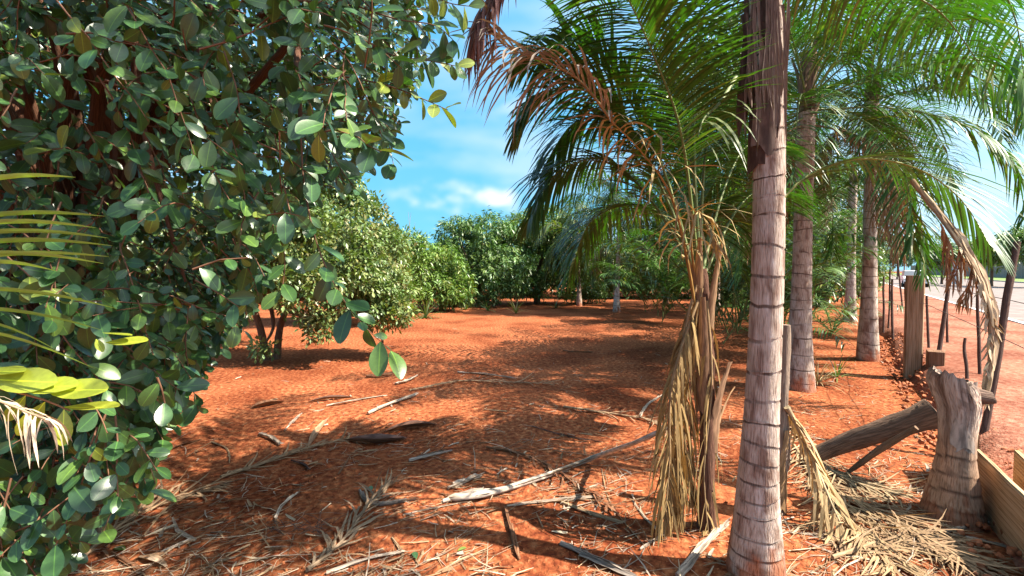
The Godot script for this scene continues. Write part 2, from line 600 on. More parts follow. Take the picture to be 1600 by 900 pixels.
func make_broadleaf() -> void:
	rng.seed = 77
	var base := Vector3(-3.2, 0, -3.5)
	var tree := thing("broadleaf_tree", base, "large dark green glossy-leaved tree whose drooping branches reach the ground", "tree")
	var cen := Vector3(-3.1, 2.3, -2.9)
	var rad := Vector3(2.95, 2.6, 2.45)
	var tb := MB.new()
	var brown := Color(0.16, 0.075, 0.045)
	tb.tube(spline([base + Vector3(0, -0.1, 0), base + Vector3(0.05, 0.5, 0.03), base + Vector3(-0.03, 1.1, 0.1)], 8), [0.2, 0.17, 0.155, 0.15, 0.145, 0.14, 0.13, 0.12, 0.11], 10, [brown], true, 0.05)
	part(tree, "trunk", tb.mesh(), M.bark)
	var fork := base + Vector3(-0.03, 1.05, 0.1)
	# limbs
	var ends := []
	for k in 20:
		var a := k * 2.4
		var e := rng.randf_range(0.1, 1.1)
		var d := Vector3(cos(a) * cos(e), sin(e), sin(a) * cos(e))
		ends.append(cen + Vector3(d.x * rad.x, d.y * rad.y, d.z * rad.z) * rng.randf_range(0.55, 0.8))
	# limbs whose brown stems show through the leaves
	for q in [[28, -60, 2.5, 30, 300, 2.3], [170, -40, 2.4, 190, 380, 2.35], [215, 60, 2.2, 290, 440, 2.2], [90, 40, 2.5, 230, 150, 2.4], [480, 30, 2.2, 470, 200, 1.8], [330, 10, 2.5, 345, 200, 2.4], [60, 420, 2.3, 130, 760, 2.2]]:
		ends.append(at(q[0], q[1], q[2]))
		var bb := MB.new()
		var p0 := at(q[0], q[1], q[2])
		var p1 := at(q[3], q[4], q[5])
		var pts := spline([p0, p0.lerp(p1, 0.35) + rv(0.08), p0.lerp(p1, 0.7) + rv(0.08), p1], 10)
		var rr := []
		for j in 11: rr.append(lerpf(0.018, 0.006, j / 10.0))
		bb.tube(pts, rr, 6, [Color(0.24, 0.12, 0.075)], true, 0.08)
		part(tree, "branch", bb.mesh(), M.bark)
	for e in ends:
		var bb := MB.new()
		var m1: Vector3 = fork.lerp(e, 0.4) + Vector3(0, 0.35, 0) + rv(0.15)
		var m2: Vector3 = fork.lerp(e, 0.75) + Vector3(0, 0.3, 0) + rv(0.15)
		var rr := []
		for j in 13: rr.append(lerpf(0.06, 0.012, j / 12.0))
		bb.tube(spline([fork, m1, m2, e], 12), rr, 7, [brown], true, 0.06)
		part(tree, "branch", bb.mesh(), M.bark)
	# twigs with leaves
	var tw := MB.new()
	var leaves := []        # [Transform3D, Color, near score, tint index]
	var made := 0
	var tries := 0
	inside_only = true
	while made < 4300 and tries < 80000:
		tries += 1
		var d := rv().normalized()
		var r := rng.randf_range(0.72, 1.0) if rng.randf() < 0.7 else rng.randf_range(0.35, 0.72)
		var p := cen + Vector3(d.x * rad.x, d.y * rad.y, d.z * rad.z) * r
		if p.y < 0.25: continue
		var q := proj(p)
		if q.z > 0.05 and (q.x > edge_x(q.y) + noise.get_noise_2d(q.y * 2.0, 3.0) * 40.0 - 40.0): continue
		if (p - cam_xf.origin).length() < 1.7: continue
		if r > 0.6 and noise.get_noise_3d(p.x * 95.0, p.y * 95.0, p.z * 95.0) < -0.16: continue
		# sparser where the camera never looks
		var seen := q.x > -350 and q.y > -350 and q.z > 0.0
		if not seen and rng.randf() < 0.72: continue
		var dir := (d * 0.7 + Vector3(0, -0.25, 0) + rv(0.75)).normalized()
		twig(tw, p, dir, rng.randf_range(0.3, 0.62), leaves, rng.randf_range(0.072, 0.105), seen, false)
		made += 1
	inside_only = false
	# twigs that stand out against the sky and the soil
	var out := [
		[[470, 190, 1.75], [474, 280, 1.7], [492, 370, 1.62], [520, 440, 1.58], [560, 500, 1.55], [615, 552, 1.55]],
		[[540, 50, 2.1], [610, 85, 2.0], [670, 95, 1.95], [722, 105, 1.9]],
		[[540, 120, 2.0], [600, 132, 1.9], [650, 150, 1.85], [700, 172, 1.8]],
		[[560, 150, 2.1], [598, 200, 2.05], [618, 270, 2.0]],
		[[500, 200, 2.0], [530, 260, 1.95], [560, 300, 1.9]],
		[[560, 10, 2.0], [620, 30, 1.95], [680, 40, 1.9], [715, 70, 1.9]],
		[[450, 60, 1.8], [440, 30, 1.75], [400, 50, 1.7]],
		[[295, 480, 2.2], [290, 540, 2.1], [300, 600, 2.05], [310, 640, 2.0]],
		[[200, 230, 1.8], [215, 260, 1.7], [232, 300, 1.65], [220, 320, 1.65]],
		[[160, 690, 1.9], [200, 720, 1.85], [235, 770, 1.8]],
		[[120, 640, 1.8], [170, 680, 1.75], [225, 690, 1.7]],
		[[30, 800, 1.7], [80, 830, 1.65], [140, 850, 1.6]],
		[[430, 350, 2.0], [445, 400, 1.95], [440, 460, 1.9]],
		[[380, 420, 2.6], [385, 470, 2.6], [380, 520, 2.6]],
		[[640, -40, 2.0], [690, 0, 1.95], [735, 10, 1.9]],
		[[300, 20, 1.8], [330, 60, 1.75], [345, 110, 1.75]],
		[[350, 80, 1.7], [370, 140, 1.65], [375, 190, 1.62]]]
	for k in out.size():
		var pts := []
		for q in out[k]: pts.append(at(q[0], q[1], q[2]))
		leafy(tw, spline(pts, 12), leaves, 0.10 if k != 1 else 0.11, true, k in [1, 2, 14])
	part(tree, "twig", tw.mesh(), M.twig, true)
	# young yellow-green shoot, its sunlit brightness painted in, close to the lens at the lower left
	var sh := MB.new()
	var sp := spline([at(-120, 590, 1.35), at(-20, 603, 1.3), at(60, 622, 1.28), at(110, 642, 1.27)], 10)
	var sr := []
	for j in 11: sr.append(lerpf(0.005, 0.002, j / 10.0))
	sh.tube(sp, sr, 5, [Color(0.32, 0.14, 0.08)])
	part(tree, "shoot", sh.mesh(), M.twig)
	var lm := leaf_mesh(0.21, 6, 0.12)
	var young := leaf_mesh(0.17, 6, -0.05)
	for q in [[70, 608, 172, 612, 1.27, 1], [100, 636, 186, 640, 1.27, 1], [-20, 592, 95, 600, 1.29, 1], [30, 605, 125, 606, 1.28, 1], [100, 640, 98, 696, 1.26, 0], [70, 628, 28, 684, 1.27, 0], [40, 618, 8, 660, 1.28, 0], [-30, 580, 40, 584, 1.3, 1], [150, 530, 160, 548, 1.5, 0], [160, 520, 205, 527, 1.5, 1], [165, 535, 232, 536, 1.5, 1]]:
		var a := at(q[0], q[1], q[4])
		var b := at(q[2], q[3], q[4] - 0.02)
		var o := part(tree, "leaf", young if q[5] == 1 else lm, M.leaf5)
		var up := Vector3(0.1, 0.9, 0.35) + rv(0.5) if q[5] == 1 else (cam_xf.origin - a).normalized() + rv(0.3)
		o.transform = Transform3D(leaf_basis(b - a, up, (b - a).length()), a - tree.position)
	# the leaves that show largest are single parts, the rest one mass
	leaves.sort_custom(func(x, y): return x[2] < y[2])
	var lms := [leaf_mesh(0.275, 7, 0.16), leaf_mesh(0.31, 7, 0.06), leaf_mesh(0.26, 7, 0.28)]
	var xf := []
	var cs := []
	for k in leaves.size():
		var L: Array = leaves[k]
		if k < 285 and L[2] < 50.0:
			var o := part(tree, "leaf", lms[k % 3], M["leaf%d" % L[3]])
			o.transform = Transform3D(L[0].basis, L[0].origin - tree.position)
		else:
			xf.append(L[0])
			cs.append(L[1])
	multi(tree, "foliage", lms[0], M.leaf, xf, cs)
	print("broadleaf leaves ", leaves.size())


func twig(tw: MB, p: Vector3, dir: Vector3, ln: float, leaves: Array, ls: float, seen: bool, young: bool) -> void:
	var pts := [p]
	var d := dir
	for j in 6:
		d = (d + Vector3(0, -0.10, 0) + rv(0.2)).normalized()
		var np: Vector3 = pts[-1] + d * ln / 6.0
		if np.y < 0.06 or (inside_only and outside_crown(np)): break
		pts.append(np)
	if pts.size() < 3: return
	leafy(tw, pts, leaves, ls, seen, young)


func outside_crown(p: Vector3) -> bool:
	# the crown's own outline, and free air round the photographer
	var e := proj(p)
	if (p - cam_xf.origin).length() < 1.5: return true
	if e.z <= 0.05: return false
	return e.x > edge_x(e.y) + 14.0 or (e.z < 1.45 and e.x > -400.0)


func leafy(tw: MB, pts: Array, leaves: Array, ls: float, seen: bool, young: bool) -> void:
	var rr := []
	for j in pts.size(): rr.append(lerpf(0.0036, 0.0012, float(j) / pts.size()))
	tw.tube(pts, rr, 4, [Color(0.15, 0.075, 0.045)], false)
	var ln := 0.0
	for j in pts.size() - 1: ln += (pts[j + 1] - pts[j]).length()
	var n := int(ln / 0.034)
	var out0 := Vector3(0.35, 0.55, 0.5)
	for k in n:
		var t := (k + 0.5) / n
		if t < 0.12: continue
		var fj := t * (pts.size() - 1)
		var j := mini(int(fj), pts.size() - 2)
		var p: Vector3 = pts[j].lerp(pts[j + 1], fj - j)
		var td: Vector3 = (pts[j + 1] - pts[j]).normalized()
		if inside_only and outside_crown(p): continue
		var a := k * 2.4 + rng.randf_range(-0.5, 0.5)
		var s := td.cross(Vector3(0.3, 0.2, 0.9)).normalized()
		var b := td.cross(s)
		var side := s * cos(a) + b * sin(a)
		var d := (td * 0.55 + side * 0.85 + Vector3(0, -0.3, 0)).normalized()
		var sz := ls * rng.randf_range(0.45, 1.2)
		var up := (out0 + rv(0.55)).normalized()
		var x := Transform3D(leaf_basis(d, up, sz), p)
		var idx: int = [0, 0, 1, 1, 2, 3][rng.randi() % 6]
		if young and rng.randf() < 0.6: idx = 4
		elif rng.randf() < (0.035 if seen else 0.02): idx = 4
		var col: Color = [Color(0.046, 0.112, 0.042), Color(0.06, 0.138, 0.042), Color(0.042, 0.096, 0.042), Color(0.095, 0.175, 0.042), Color(0.20, 0.26, 0.05)][idx]
		col = col * 2.1 * rng.randf_range(0.85, 1.2)
		var q := proj(p)
		var score := 99.0
		if seen and q.x > -20 and q.x < 760 and q.y > -20 and q.y < 920: score = q.z
		leaves.append([x, col, score, idx])


# ---------------------------------------------------------------- palms
func frond(palm: Node3D, called: String, pts: Array, o: Dictionary) -> MeshInstance3D:
	var n: int = o.get("n", 48)
	var llen: float = o.get("len", 0.55)
	var lw: float = o.get("width", 0.013)
	var col: Color = o.get("col", Color(0.07, 0.14, 0.035))
	var rcol: Color = o.get("rcol", Color(0.16, 0.20, 0.06))
	var droop: float = o.get("droop", 0.22)
	var plume: float = o.get("plume", 0.4)
	var dead: bool = o.get("dead", false)
	var segs: int = o.get("seg", 5)
	var indiv: int = o.get("indiv", 0)
	var ground: bool = o.get("ground", false)
	var t0: float = o.get("t0", 0.18)
	var curl: float = o.get("curl", 0.0)
	var drop: float = o.get("gap", 0.0)
	var r0: float = o.get("r0", 0.014)
	var fwd: float = o.get("fwd", 0.55)
	var sp := spline(pts, 20)
	var rr := []
	for j in 21: rr.append(lerpf(r0, 0.0025, pow(j / 20.0, 0.8)))
	var rb := MB.new()
	rb.tube(sp, rr, 6, [rcol], true)
	var ra := part(palm, called, rb.mesh(), M.dry if dead else M.stalk)
	var lm := MB.new()
	var made := 0
	for k in n:
		for sd in [-1, 1]:
			if rng.randf() < drop: continue
			var t := t0 + (1.0 - t0) * (k + rng.randf_range(0.0, 0.9)) / n
			var fj := t * 20.0
			var j := mini(int(fj), 19)
			var p: Vector3 = sp[j].lerp(sp[j + 1], fj - j)
			var td: Vector3 = (sp[j + 1] - sp[j]).normalized()
			var side := td.cross(Vector3.UP)
			if side.length() < 0.15: side = td.cross(Vector3(0.4, 0.1, 0.9))
			side = side.normalized()
			var upv := side.cross(td).normalized()
			var env := sin(PI * clampf(0.14 + 0.8 * (t - t0) / (1.0 - t0), 0, 1))
			var L := llen * (0.35 + 0.65 * env) * rng.randf_range(0.85, 1.1)
			var d: Vector3 = (td * fwd + side * sd * 0.85 + upv * rng.randf_range(-0.35, 1.0) * plume).normalized()
			var lp := [p]
			var hw := [lw * 0.45]
			var bend := droop * rng.randf_range(0.7, 1.4)
			var cv := rv(curl)
			for s in segs:
				d = (d + Vector3(0, -bend * (1.0 if s > 0 else 0.4), 0) + cv + rv(curl * 0.7)).normalized()
				var np: Vector3 = lp[-1] + d * L / segs
				if ground or np.y < 0.02:
					np.y = maxf(np.y, soil_h(np.x, np.z) + 0.008 + 0.03 * rng.randf())
				lp.append(np)
				hw.append(lw * [0.9, 1.0, 0.85, 0.6, 0.08, 0.05, 0.05][mini(s + (5 - segs), 6)] if s < segs - 1 else lw * 0.06)
			var cc := col * rng.randf_range(0.72, 1.25)
			if not dead and rng.randf() < 0.05: cc = cc.lerp(Color(0.3, 0.26, 0.08), 0.6)
			var wside: Vector3 = d.cross(Vector3.UP)
			if wside.length() < 0.1: wside = side
			wside = (wside.normalized() + side.cross(d) * rng.randf_range(-0.6, 0.6)).normalized()
			if made < indiv and (k + (0 if sd < 0 else 1)) % 2 == 0:
				var one := MB.new()
				one.blade(lp, hw, wside, 0.35, [cc])
				part(ra, "leaflet", one.mesh(), M.dry if dead else M.frond)
				made += 1
			else:
				lm.blade(lp, hw, wside, 0.0, [cc])
	if lm.v.size():
		part(ra, "foliage", lm.mesh(), M.dry if dead else M.frond, true)
	return ra


func arch(o: Vector3, az: float, el: float, ln: float, droop: float) -> Array:
	var pts := [o]
	var e := el
	for j in 7:
		pts.append(pts[-1] + Vector3(sin(az) * cos(e), sin(e), -cos(az) * cos(e)) * ln / 7.0)
		e = maxf(e - droop * (0.35 + 0.2 * j), -1.5)
	return pts


func palm_trunk(palm: Node3D, line: Array, rads: Array, rings: float, col: Color, stain := true) -> void:
	# rings are raised scars, darker than the bark between them
	var mb := MB.new()
	var total := 0.0
	var sp := spline(line, 60)
	for j in 60: total += (sp[j + 1] - sp[j]).length()
	var rowsat := []
	var h := 0.0
	var q := 0
	while h < total:
		var gap := rings * rng.randf_range(0.75, 1.2)
		rowsat.append([h, 0]); rowsat.append([h + gap * 0.3, 0]); rowsat.append([h + gap * 0.62, 0])
		rowsat.append([h + gap - 0.017, 0]); rowsat.append([h + gap - 0.012, 1]); rowsat.append([h + gap - 0.004, 1])
		rowsat.append([h + gap + 0.001, 2])
		h += gap + 0.006
		q += 1
	var sides := 22
	var phase := rng.randf() * 6.0
	var dark := Color(0.075, 0.042, 0.03)
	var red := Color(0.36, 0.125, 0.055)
	for r in rowsat.size():
		var hh: float = minf(rowsat[r][0], total)
		var f := hh / total
		var fj := f * 60.0
		var j := mini(int(fj), 59)
		var p: Vector3 = sp[j].lerp(sp[j + 1], fj - j)
		var fr := f * (rads.size() - 1)
		var jr := mini(int(fr), rads.size() - 2)
		var rad: float = lerpf(rads[jr], rads[jr + 1], fr - jr)
		var ringno := r / 7
		if rowsat[r][1] == 1: rad -= 0.004
		elif rowsat[r][1] == 2: rad += 0.0015
		for k in sides + 1:
			var a := TAU * float(k % sides) / sides
			var dirv := Vector3(cos(a), 0, sin(a))
			var tilt := sin(a + phase + ringno * 0.9) * (0.012 + 0.008 * sin(ringno * 1.7)) + noise.get_noise_2d(a * 40.0 * (1.0 if k < sides else 0.0), ringno * 50.0) * 0.010
			var patch := noise.get_noise_3d(cos(a) * 80.0, hh * 210.0, sin(a) * 80.0 + phase * 100.0) + 0.5 * noise.get_noise_3d(cos(a) * 190.0, hh * 420.0, sin(a) * 190.0)
			var cc := col * (1.0 - patch * 0.3)
			if patch > 0.26: cc = cc.lerp(Color(0.19, 0.105, 0.075), 0.75)
			elif patch < -0.34: cc = Color(0.56, 0.5, 0.47)
			if rowsat[r][1] == 1 and noise.get_noise_2d(a * 30.0, ringno * 77.0) > -0.25 + 0.3 * sin(ringno * 5.3): cc = dark.lerp(col, 0.33 + 0.22 * sin(ringno * 2.7))
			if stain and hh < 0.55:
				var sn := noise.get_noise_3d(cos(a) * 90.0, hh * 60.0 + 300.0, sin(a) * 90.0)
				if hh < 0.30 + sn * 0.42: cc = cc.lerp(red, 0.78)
			mb.vert(p + dirv * rad * (1.0 + 0.02 * sin(a * 3.0 + hh * 4.0)) + Vector3(0, tilt if hh > 0.05 else 0.0, 0), dirv, Vector2(float(k) / sides, hh), cc)
	for r in rowsat.size() - 1:
		for k in sides:
			var a := r * (sides + 1) + k
			mb.quad(a, a + 1, a + sides + 2, a + sides + 1)
	part(palm, "trunk", mb.mesh(), M.palm_bark)


func sheath(palm: Node3D, o: Vector3, az: float, ln: float, w: float, lean: float, col: Color) -> void:
	# an old leaf base: a curved shell that clasps the trunk
	var mb := MB.new()
	var segs := 9
	var across := 6
	var outv := Vector3(sin(az), 0, -cos(az))
	var side := outv.cross(Vector3.UP)
	for j in segs + 1:
		var t := float(j) / segs
		var hw := w * (1.0 - 0.72 * pow(t, 1.4))
		var c := o + Vector3.UP * ln * t + outv * (lean * t * t)
		for k in across + 1:
			var f := float(k) / across * 2.0 - 1.0
			var bow := (1.0 - f * f) * hw * 0.62
			var rag := noise.get_noise_2d(k * 70.0, j * 40.0 + az * 100.0) * 0.012
			var p := c + side * f * hw + outv * (bow + rag)
			if j == 0: p += Vector3(0, noise.get_noise_2d(k * 300.0, az * 300.0) * 0.1, 0)
			var nn := (outv + side * f * 0.8).normalized()
			mb.vert(p, nn, Vector2(f * 0.5, t * ln), col * (1.0 + 0.5 * noise.get_noise_2d(k * 90.0, az * 77.0)))
	for j in segs:
		for k in across:
			var a := j * (across + 1) + k
			mb.quad(a, a + 1, a + across + 2, a + across + 1)
	part(palm, "leaf_sheath", mb.mesh(), M.dry)


func make_palm(called: String, base: Vector3, top: float, lean: Vector3, rb: float, rt: float, nf: int, fl: float, ndead: int, sd: int, label: String, group: String, opts := {}) -> Node3D:
	rng.seed = sd
	var palm := thing(called, base, label, "palm tree", group)
	var apex := base + Vector3(0, top, 0) + lean
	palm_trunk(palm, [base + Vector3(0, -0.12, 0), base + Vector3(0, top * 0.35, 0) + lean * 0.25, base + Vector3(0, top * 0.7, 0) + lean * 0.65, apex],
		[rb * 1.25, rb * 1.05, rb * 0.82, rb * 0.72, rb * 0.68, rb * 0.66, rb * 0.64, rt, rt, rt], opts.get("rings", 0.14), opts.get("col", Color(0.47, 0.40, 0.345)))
	for k in opts.get("sheaths", 6):
		sheath(palm, apex + Vector3(0, -0.55 + 0.1 * k, 0) + Vector3(0, rng.randf_range(-0.1, 0.05), 0), k * 2.4 + sd, rng.randf_range(0.7, 1.0), rt * rng.randf_range(0.95, 1.15), rng.randf_range(0.05, 0.2), Color(0.17, 0.105, 0.075).lerp(Color(0.3, 0.2, 0.13), rng.randf()))
	for k in nf:
		var f := float(k) / nf
		var az := k * 2.39996 + sd * 0.7
		var el := lerpf(1.35, opts.get("low", -0.5), pow(f, 0.8))
		var g := Color(0.075, 0.165, 0.028).lerp(Color(0.05, 0.12, 0.03), rng.randf())
		frond(palm, "frond", arch(apex + Vector3(0, 0.25 - 0.3 * f, 0), az, el, fl * rng.randf_range(0.85, 1.1), rng.randf_range(0.22, 0.34) * opts.get("bend", 1.0)),
			{"n": opts.get("n", 84), "len": opts.get("ll", 0.66), "width": opts.get("lw", 0.0105), "col": g if not opts.has("tone") else (opts.tone as Color) * rng.randf_range(0.75, 1.2), "droop": opts.get("hang", 0.24), "plume": 0.55, "seg": opts.get("seg", 4), "t0": 0.2})
	for k in ndead:
		var az := k * 2.1 + sd * 1.3
		frond(palm, "dry_frond", arch(apex + Vector3(0, -0.15, 0), az, -0.35, fl * rng.randf_range(0.55, 0.8), 0.5),
			{"n": 34, "len": 0.5, "width": 0.008, "col": Color(0.37, 0.255, 0.15), "rcol": Color(0.34, 0.24, 0.15), "droop": 0.6, "plume": 0.2, "dead": true, "curl": 0.12, "seg": 4, "gap": 0.2})
	return palm


# ---------------------------------------------------------------- other trees
func cluster(n: int, ll: float, w: float, spread: float, sd: int, drooping := 0.35) -> ArrayMesh:
	rng.seed = sd
	var mb := MB.new()
	for k in n:
		var d := (rv().normalized() + Vector3(0, 0.15, 0)).normalized()
		var p := d * spread * rng.randf_range(0.15, 0.6)
		var y := (d + Vector3(0, -drooping, 0) + rv(0.35)).normalized()
		var up := (Vector3(0, 0.8, 0) + d * 0.5 + rv(0.5)).normalized()
		var b := leaf_basis(y, up, ll * rng.randf_range(0.7, 1.15))
		var c := Color.WHITE * rng.randf_range(0.75, 1.2)
		var q := v5(b, p, w)
		var k0 := mb.v.size()
		for j in 5:
			var nn := b.z.normalized()
			if j == 1: nn = (b.z.normalized() - b.x.normalized() * 0.3).normalized()
			if j == 3: nn = (b.z.normalized() + b.x.normalized() * 0.3).normalized()
			mb.vert(q[j], nn, Vector2(0.5, j / 4.0), c)
		mb.tri(k0, k0 + 1, k0 + 4); mb.tri(k0 + 1, k0 + 2, k0 + 4); mb.tri(k0, k0 + 4, k0 + 3); mb.tri(k0 + 4, k0 + 2, k0 + 3)
	return mb.mesh()


func v5(b: Basis, p: Vector3, w: float) -> Array:
	return [p, p + b * Vector3(w, 0.5, 0.05), p + b * Vector3(0, 1, -0.12), p + b * Vector3(-w, 0.5, 0.05), p + b * Vector3(0, 0.5, -0.03)]


# blobs: [offset from base, radii]
func make_tree(called: String, base: Vector3, blobs: Array, trunk_h: float, tr: float, stems: int, mesh: ArrayMesh, count: int, cols: Array, sc: float, sd: int, label: String, category := "tree", group := "", bark := Color(0.2, 0.13, 0.09)) -> Node3D:
	rng.seed = sd
	var tree := thing(called, base, label, category, group)
	for s in stems:
		var mb := MB.new()
		var a := TAU * s / stems + sd
		var lean := Vector3(cos(a), 0, sin(a)) * (0.0 if stems == 1 else trunk_h * 0.3)
		var rr := []
		for j in 9: rr.append(lerpf(tr, tr * 0.6, j / 8.0))
		mb.tube(spline([base + Vector3(cos(a), 0, sin(a)) * tr * (0.0 if stems == 1 else 1.0) - Vector3(0, 0.1, 0), base + lean * 0.45 + Vector3(0, trunk_h * 0.5, 0) + rv(tr * 0.6), base + lean + Vector3(0, trunk_h, 0)], 8), rr, 8, [bark], true, 0.06)
		part(tree, "trunk", mb.mesh(), M.bark)
	for b in blobs:
		var e: Vector3 = base + b[0]
		var s := base + Vector3(0, trunk_h * 0.92, 0)
		var mb := MB.new()
		var rr := []
		for j in 9: rr.append(lerpf(tr * 0.6, tr * 0.15, j / 8.0))
		mb.tube(spline([s, s.lerp(e, 0.5) + rv(0.12 * (e - s).length()), e], 8), rr, 6, [bark], true, 0.05)
		part(tree, "branch", mb.mesh(), M.bark)
	var vol := 0.0
	for b in blobs: vol += pow(b[1].x * b[1].y * b[1].z, 0.667)
	var xf := []
	var cs := []
	for b in blobs:
		var n := int(count * pow(b[1].x * b[1].y * b[1].z, 0.667) / vol)
		for k in n:
			var d := rv().normalized()
			var lump: float = 1.0 + 0.42 * noise.get_noise_3d(d.x * 55.0 + sd * 10.0, d.y * 55.0, d.z * 55.0 + b[0].x * 40.0)
			var r := rng.randf_range(0.8, 1.0) if rng.randf() < 0.74 else rng.randf_range(0.35, 0.8)
			var p: Vector3 = base + b[0] + Vector3(d.x * b[1].x, d.y * b[1].y, d.z * b[1].z) * r * lump
			if p.y < 0.12: continue
			if noise.get_noise_3d(p.x * 24.0, p.y * 24.0, p.z * 24.0) < -0.3: continue
			var ss := sc * rng.randf_range(0.75, 1.3)
			xf.append(Transform3D(Basis.from_euler(Vector3(rng.randf_range(-0.5, 0.5), rng.randf() * TAU, rng.randf_range(-0.5, 0.5))).scaled(Vector3.ONE * ss), p))
			cs.append((cols[rng.randi() % cols.size()] as Color) * rng.randf_range(0.8, 1.2))
	var cr := multi(tree, "crown", mesh, M.far_leaf, xf, cs)
	cr.set_meta("kind", "stuff")
	return tree


func tuft(called: String, base: Vector3, n: int, ln: float, w: float, col: Color, sd: int, label: String, category: String, dead := false, group := "") -> Node3D:
	rng.seed = sd
	var t := thing(called, base, label, category, group)
	for k in n:
		var a := k * 2.4
		var e := rng.randf_range(0.35, 1.35)
		var d := Vector3(cos(a) * cos(e), sin(e), sin(a) * cos(e))
		var pts := [base + d * 0.02]
		var hw := [w]
		var L := ln * rng.randf_range(0.6, 1.1)
		for s in 4:
			d = (d + Vector3(0, -0.22, 0)).normalized()
			pts.append(pts[-1] + d * L / 4.0)
			hw.append(w * [1.0, 0.9, 0.6, 0.08][s])
		var mb := MB.new()
		mb.blade(pts, hw, d.cross(Vector3.UP), 0.3, [col * rng.randf_range(0.7, 1.3)])
		part(t, "blade", mb.mesh(), M.dry if dead else M.frond)
	return t


func make_background_trees() -> void:
	var guava_c := cluster(16, 0.105, 0.24, 0.2, 5, 0.25)
	var mango_c := cluster(18, 0.21, 0.15, 0.3, 6, 0.7)
	var small_c := cluster(20, 0.13, 0.2, 0.3, 7, 0.3)
	var guava := [Color(0.145, 0.215, 0.075), Color(0.18, 0.25, 0.085), Color(0.11, 0.18, 0.06), Color(0.22, 0.265, 0.08), Color(0.20, 0.19, 0.065)]
	var mango := [Color(0.10, 0.185, 0.055), Color(0.12, 0.205, 0.06), Color(0.08, 0.155, 0.055), Color(0.15, 0.22, 0.065)]
	var lime := [Color(0.13, 0.225, 0.04), Color(0.16, 0.25, 0.045), Color(0.10, 0.185, 0.04), Color(0.20, 0.24, 0.06)]
	# guava trees in the sun on the left
	make_tree("guava_tree", gp(425, 562), [[Vector3(0.0, 1.75, 0.0), Vector3(1.15, 0.65, 1.0)], [Vector3(1.0, 1.25, 0.4), Vector3(0.75, 0.5, 0.65)], [Vector3(-0.8, 1.7, 0.3), Vector3(0.9, 0.6, 0.8)], [Vector3(1.1, 2.05, -0.3), Vector3(0.95, 0.75, 0.8)], [Vector3(0.3, 2.6, 0.0), Vector3(0.95, 0.6, 0.8)], [Vector3(1.15, 0.72, 0.6), Vector3(0.32, 0.3, 0.3)], [Vector3(1.6, 1.55, 0.2), Vector3(0.5, 0.4, 0.45)], [Vector3(0.12, 0.3, 0.55), Vector3(0.22, 0.12, 0.2)], [Vector3(-0.9, 2.4, -0.2), Vector3(0.9, 0.7, 0.8)]],
		1.05, 0.075, 2, guava_c, 1750, guava, 0.9, 31, "low spreading fruit tree with forked trunk beside the dark glossy tree", "tree", "fruit trees on the red soil", Color(0.22, 0.13, 0.09))
	make_tree("guava_tree", gp(300, 538), [[Vector3(0.2, 1.7, 0), Vector3(1.3, 0.8, 1.1)], [Vector3(1.3, 1.4, 0.3), Vector3(0.9, 0.6, 0.8)], [Vector3(0.6, 2.5, 0), Vector3(1.1, 0.8, 1.0)], [Vector3(1.0, 0.8, 0.5), Vector3(0.5, 0.35, 0.4)]],
		1.0, 0.07, 2, guava_c, 900, guava, 1.0, 36, "fruit tree half hidden between the dark glossy tree and the forked one", "tree", "fruit trees on the red soil")
	make_tree("guava_tree", gp(597, 557), [[Vector3(-0.1, 1.35, 0.0), Vector3(0.65, 0.6, 0.6)], [Vector3(0.1, 0.85, 0.1), Vector3(0.5, 0.32, 0.45)], [Vector3(-0.35, 1.85, -0.1), Vector3(0.5, 0.45, 0.5)]],
		0.55, 0.028, 1, guava_c, 520, guava, 0.95, 32, "small fruit tree on one thin straight stem in open red soil", "tree", "fruit trees on the red soil")
	make_tree("guava_tree", gp(520, 505), [[Vector3(0, 2.0, 0), Vector3(1.8, 1.1, 1.5)], [Vector3(1.3, 1.4, 0.5), Vector3(1.0, 0.75, 0.9)], [Vector3(-1.0, 3.3, 0.0), Vector3(1.4, 1.0, 1.2)], [Vector3(0.5, 3.1, -0.3), Vector3(1.2, 1.2, 1.1)], [Vector3(0.0, 4.2, 0.0), Vector3(0.9, 0.6, 0.8)], [Vector3(1.6, 2.3, 0.0), Vector3(0.8, 0.7, 0.7)]],
		1.0, 0.1, 2, guava_c, 1700, guava, 1.45, 33, "tall bushy fruit tree behind the small thin-stemmed one", "tree", "fruit trees on the red soil")
	make_tree("guava_tree", gp(250, 500), [[Vector3(0, 1.9, 0), Vector3(2.2, 1.6, 1.8)], [Vector3(1.6, 1.4, 0.4), Vector3(1.3, 1.2, 1.2)], [Vector3(-0.6, 3.2, 0), Vector3(1.8, 1.3, 1.5)]],
		1.0, 0.1, 2, guava_c, 1500, guava, 1.45, 34, "fruit tree glimpsed through gaps in the dark glossy tree", "tree", "fruit trees on the red soil")
	make_tree("bush", gp(610, 492), [[Vector3(0, 1.2, 0), Vector3(1.3, 1.2, 1.0)], [Vector3(-0.9, 1.8, -0.4), Vector3(1.4, 1.35, 1.2)], [Vector3(0.6, 2.2, -0.5), Vector3(0.9, 0.9, 0.8)]],
		0.7, 0.07, 2, small_c, 900, lime, 1.15, 35, "light green fine-leaved bush between the fruit trees and the mango trees", "bush")
	# bare upright shoots above that bush
	rng.seed = 8
	var sb := thing("bare_shrub", gp(622, 488), "thin bare upright twigs standing above the light green bush", "shrub")
	for k in 16:
		var mb := MB.new()
		var p := gp(622, 488) + Vector3(rng.randf_range(-0.9, 0.9), 0, rng.randf_range(-0.4, 0.4))
		mb.tube([p, p + Vector3(rng.randf_range(-0.15, 0.15), 2.0, 0), p + Vector3(rng.randf_range(-0.25, 0.25), rng.randf_range(3.1, 4.0), 0)], [0.02, 0.014, 0.005], 5, [Color(0.25, 0.2, 0.16)])
		part(sb, "twig", mb.mesh(), M.twig)
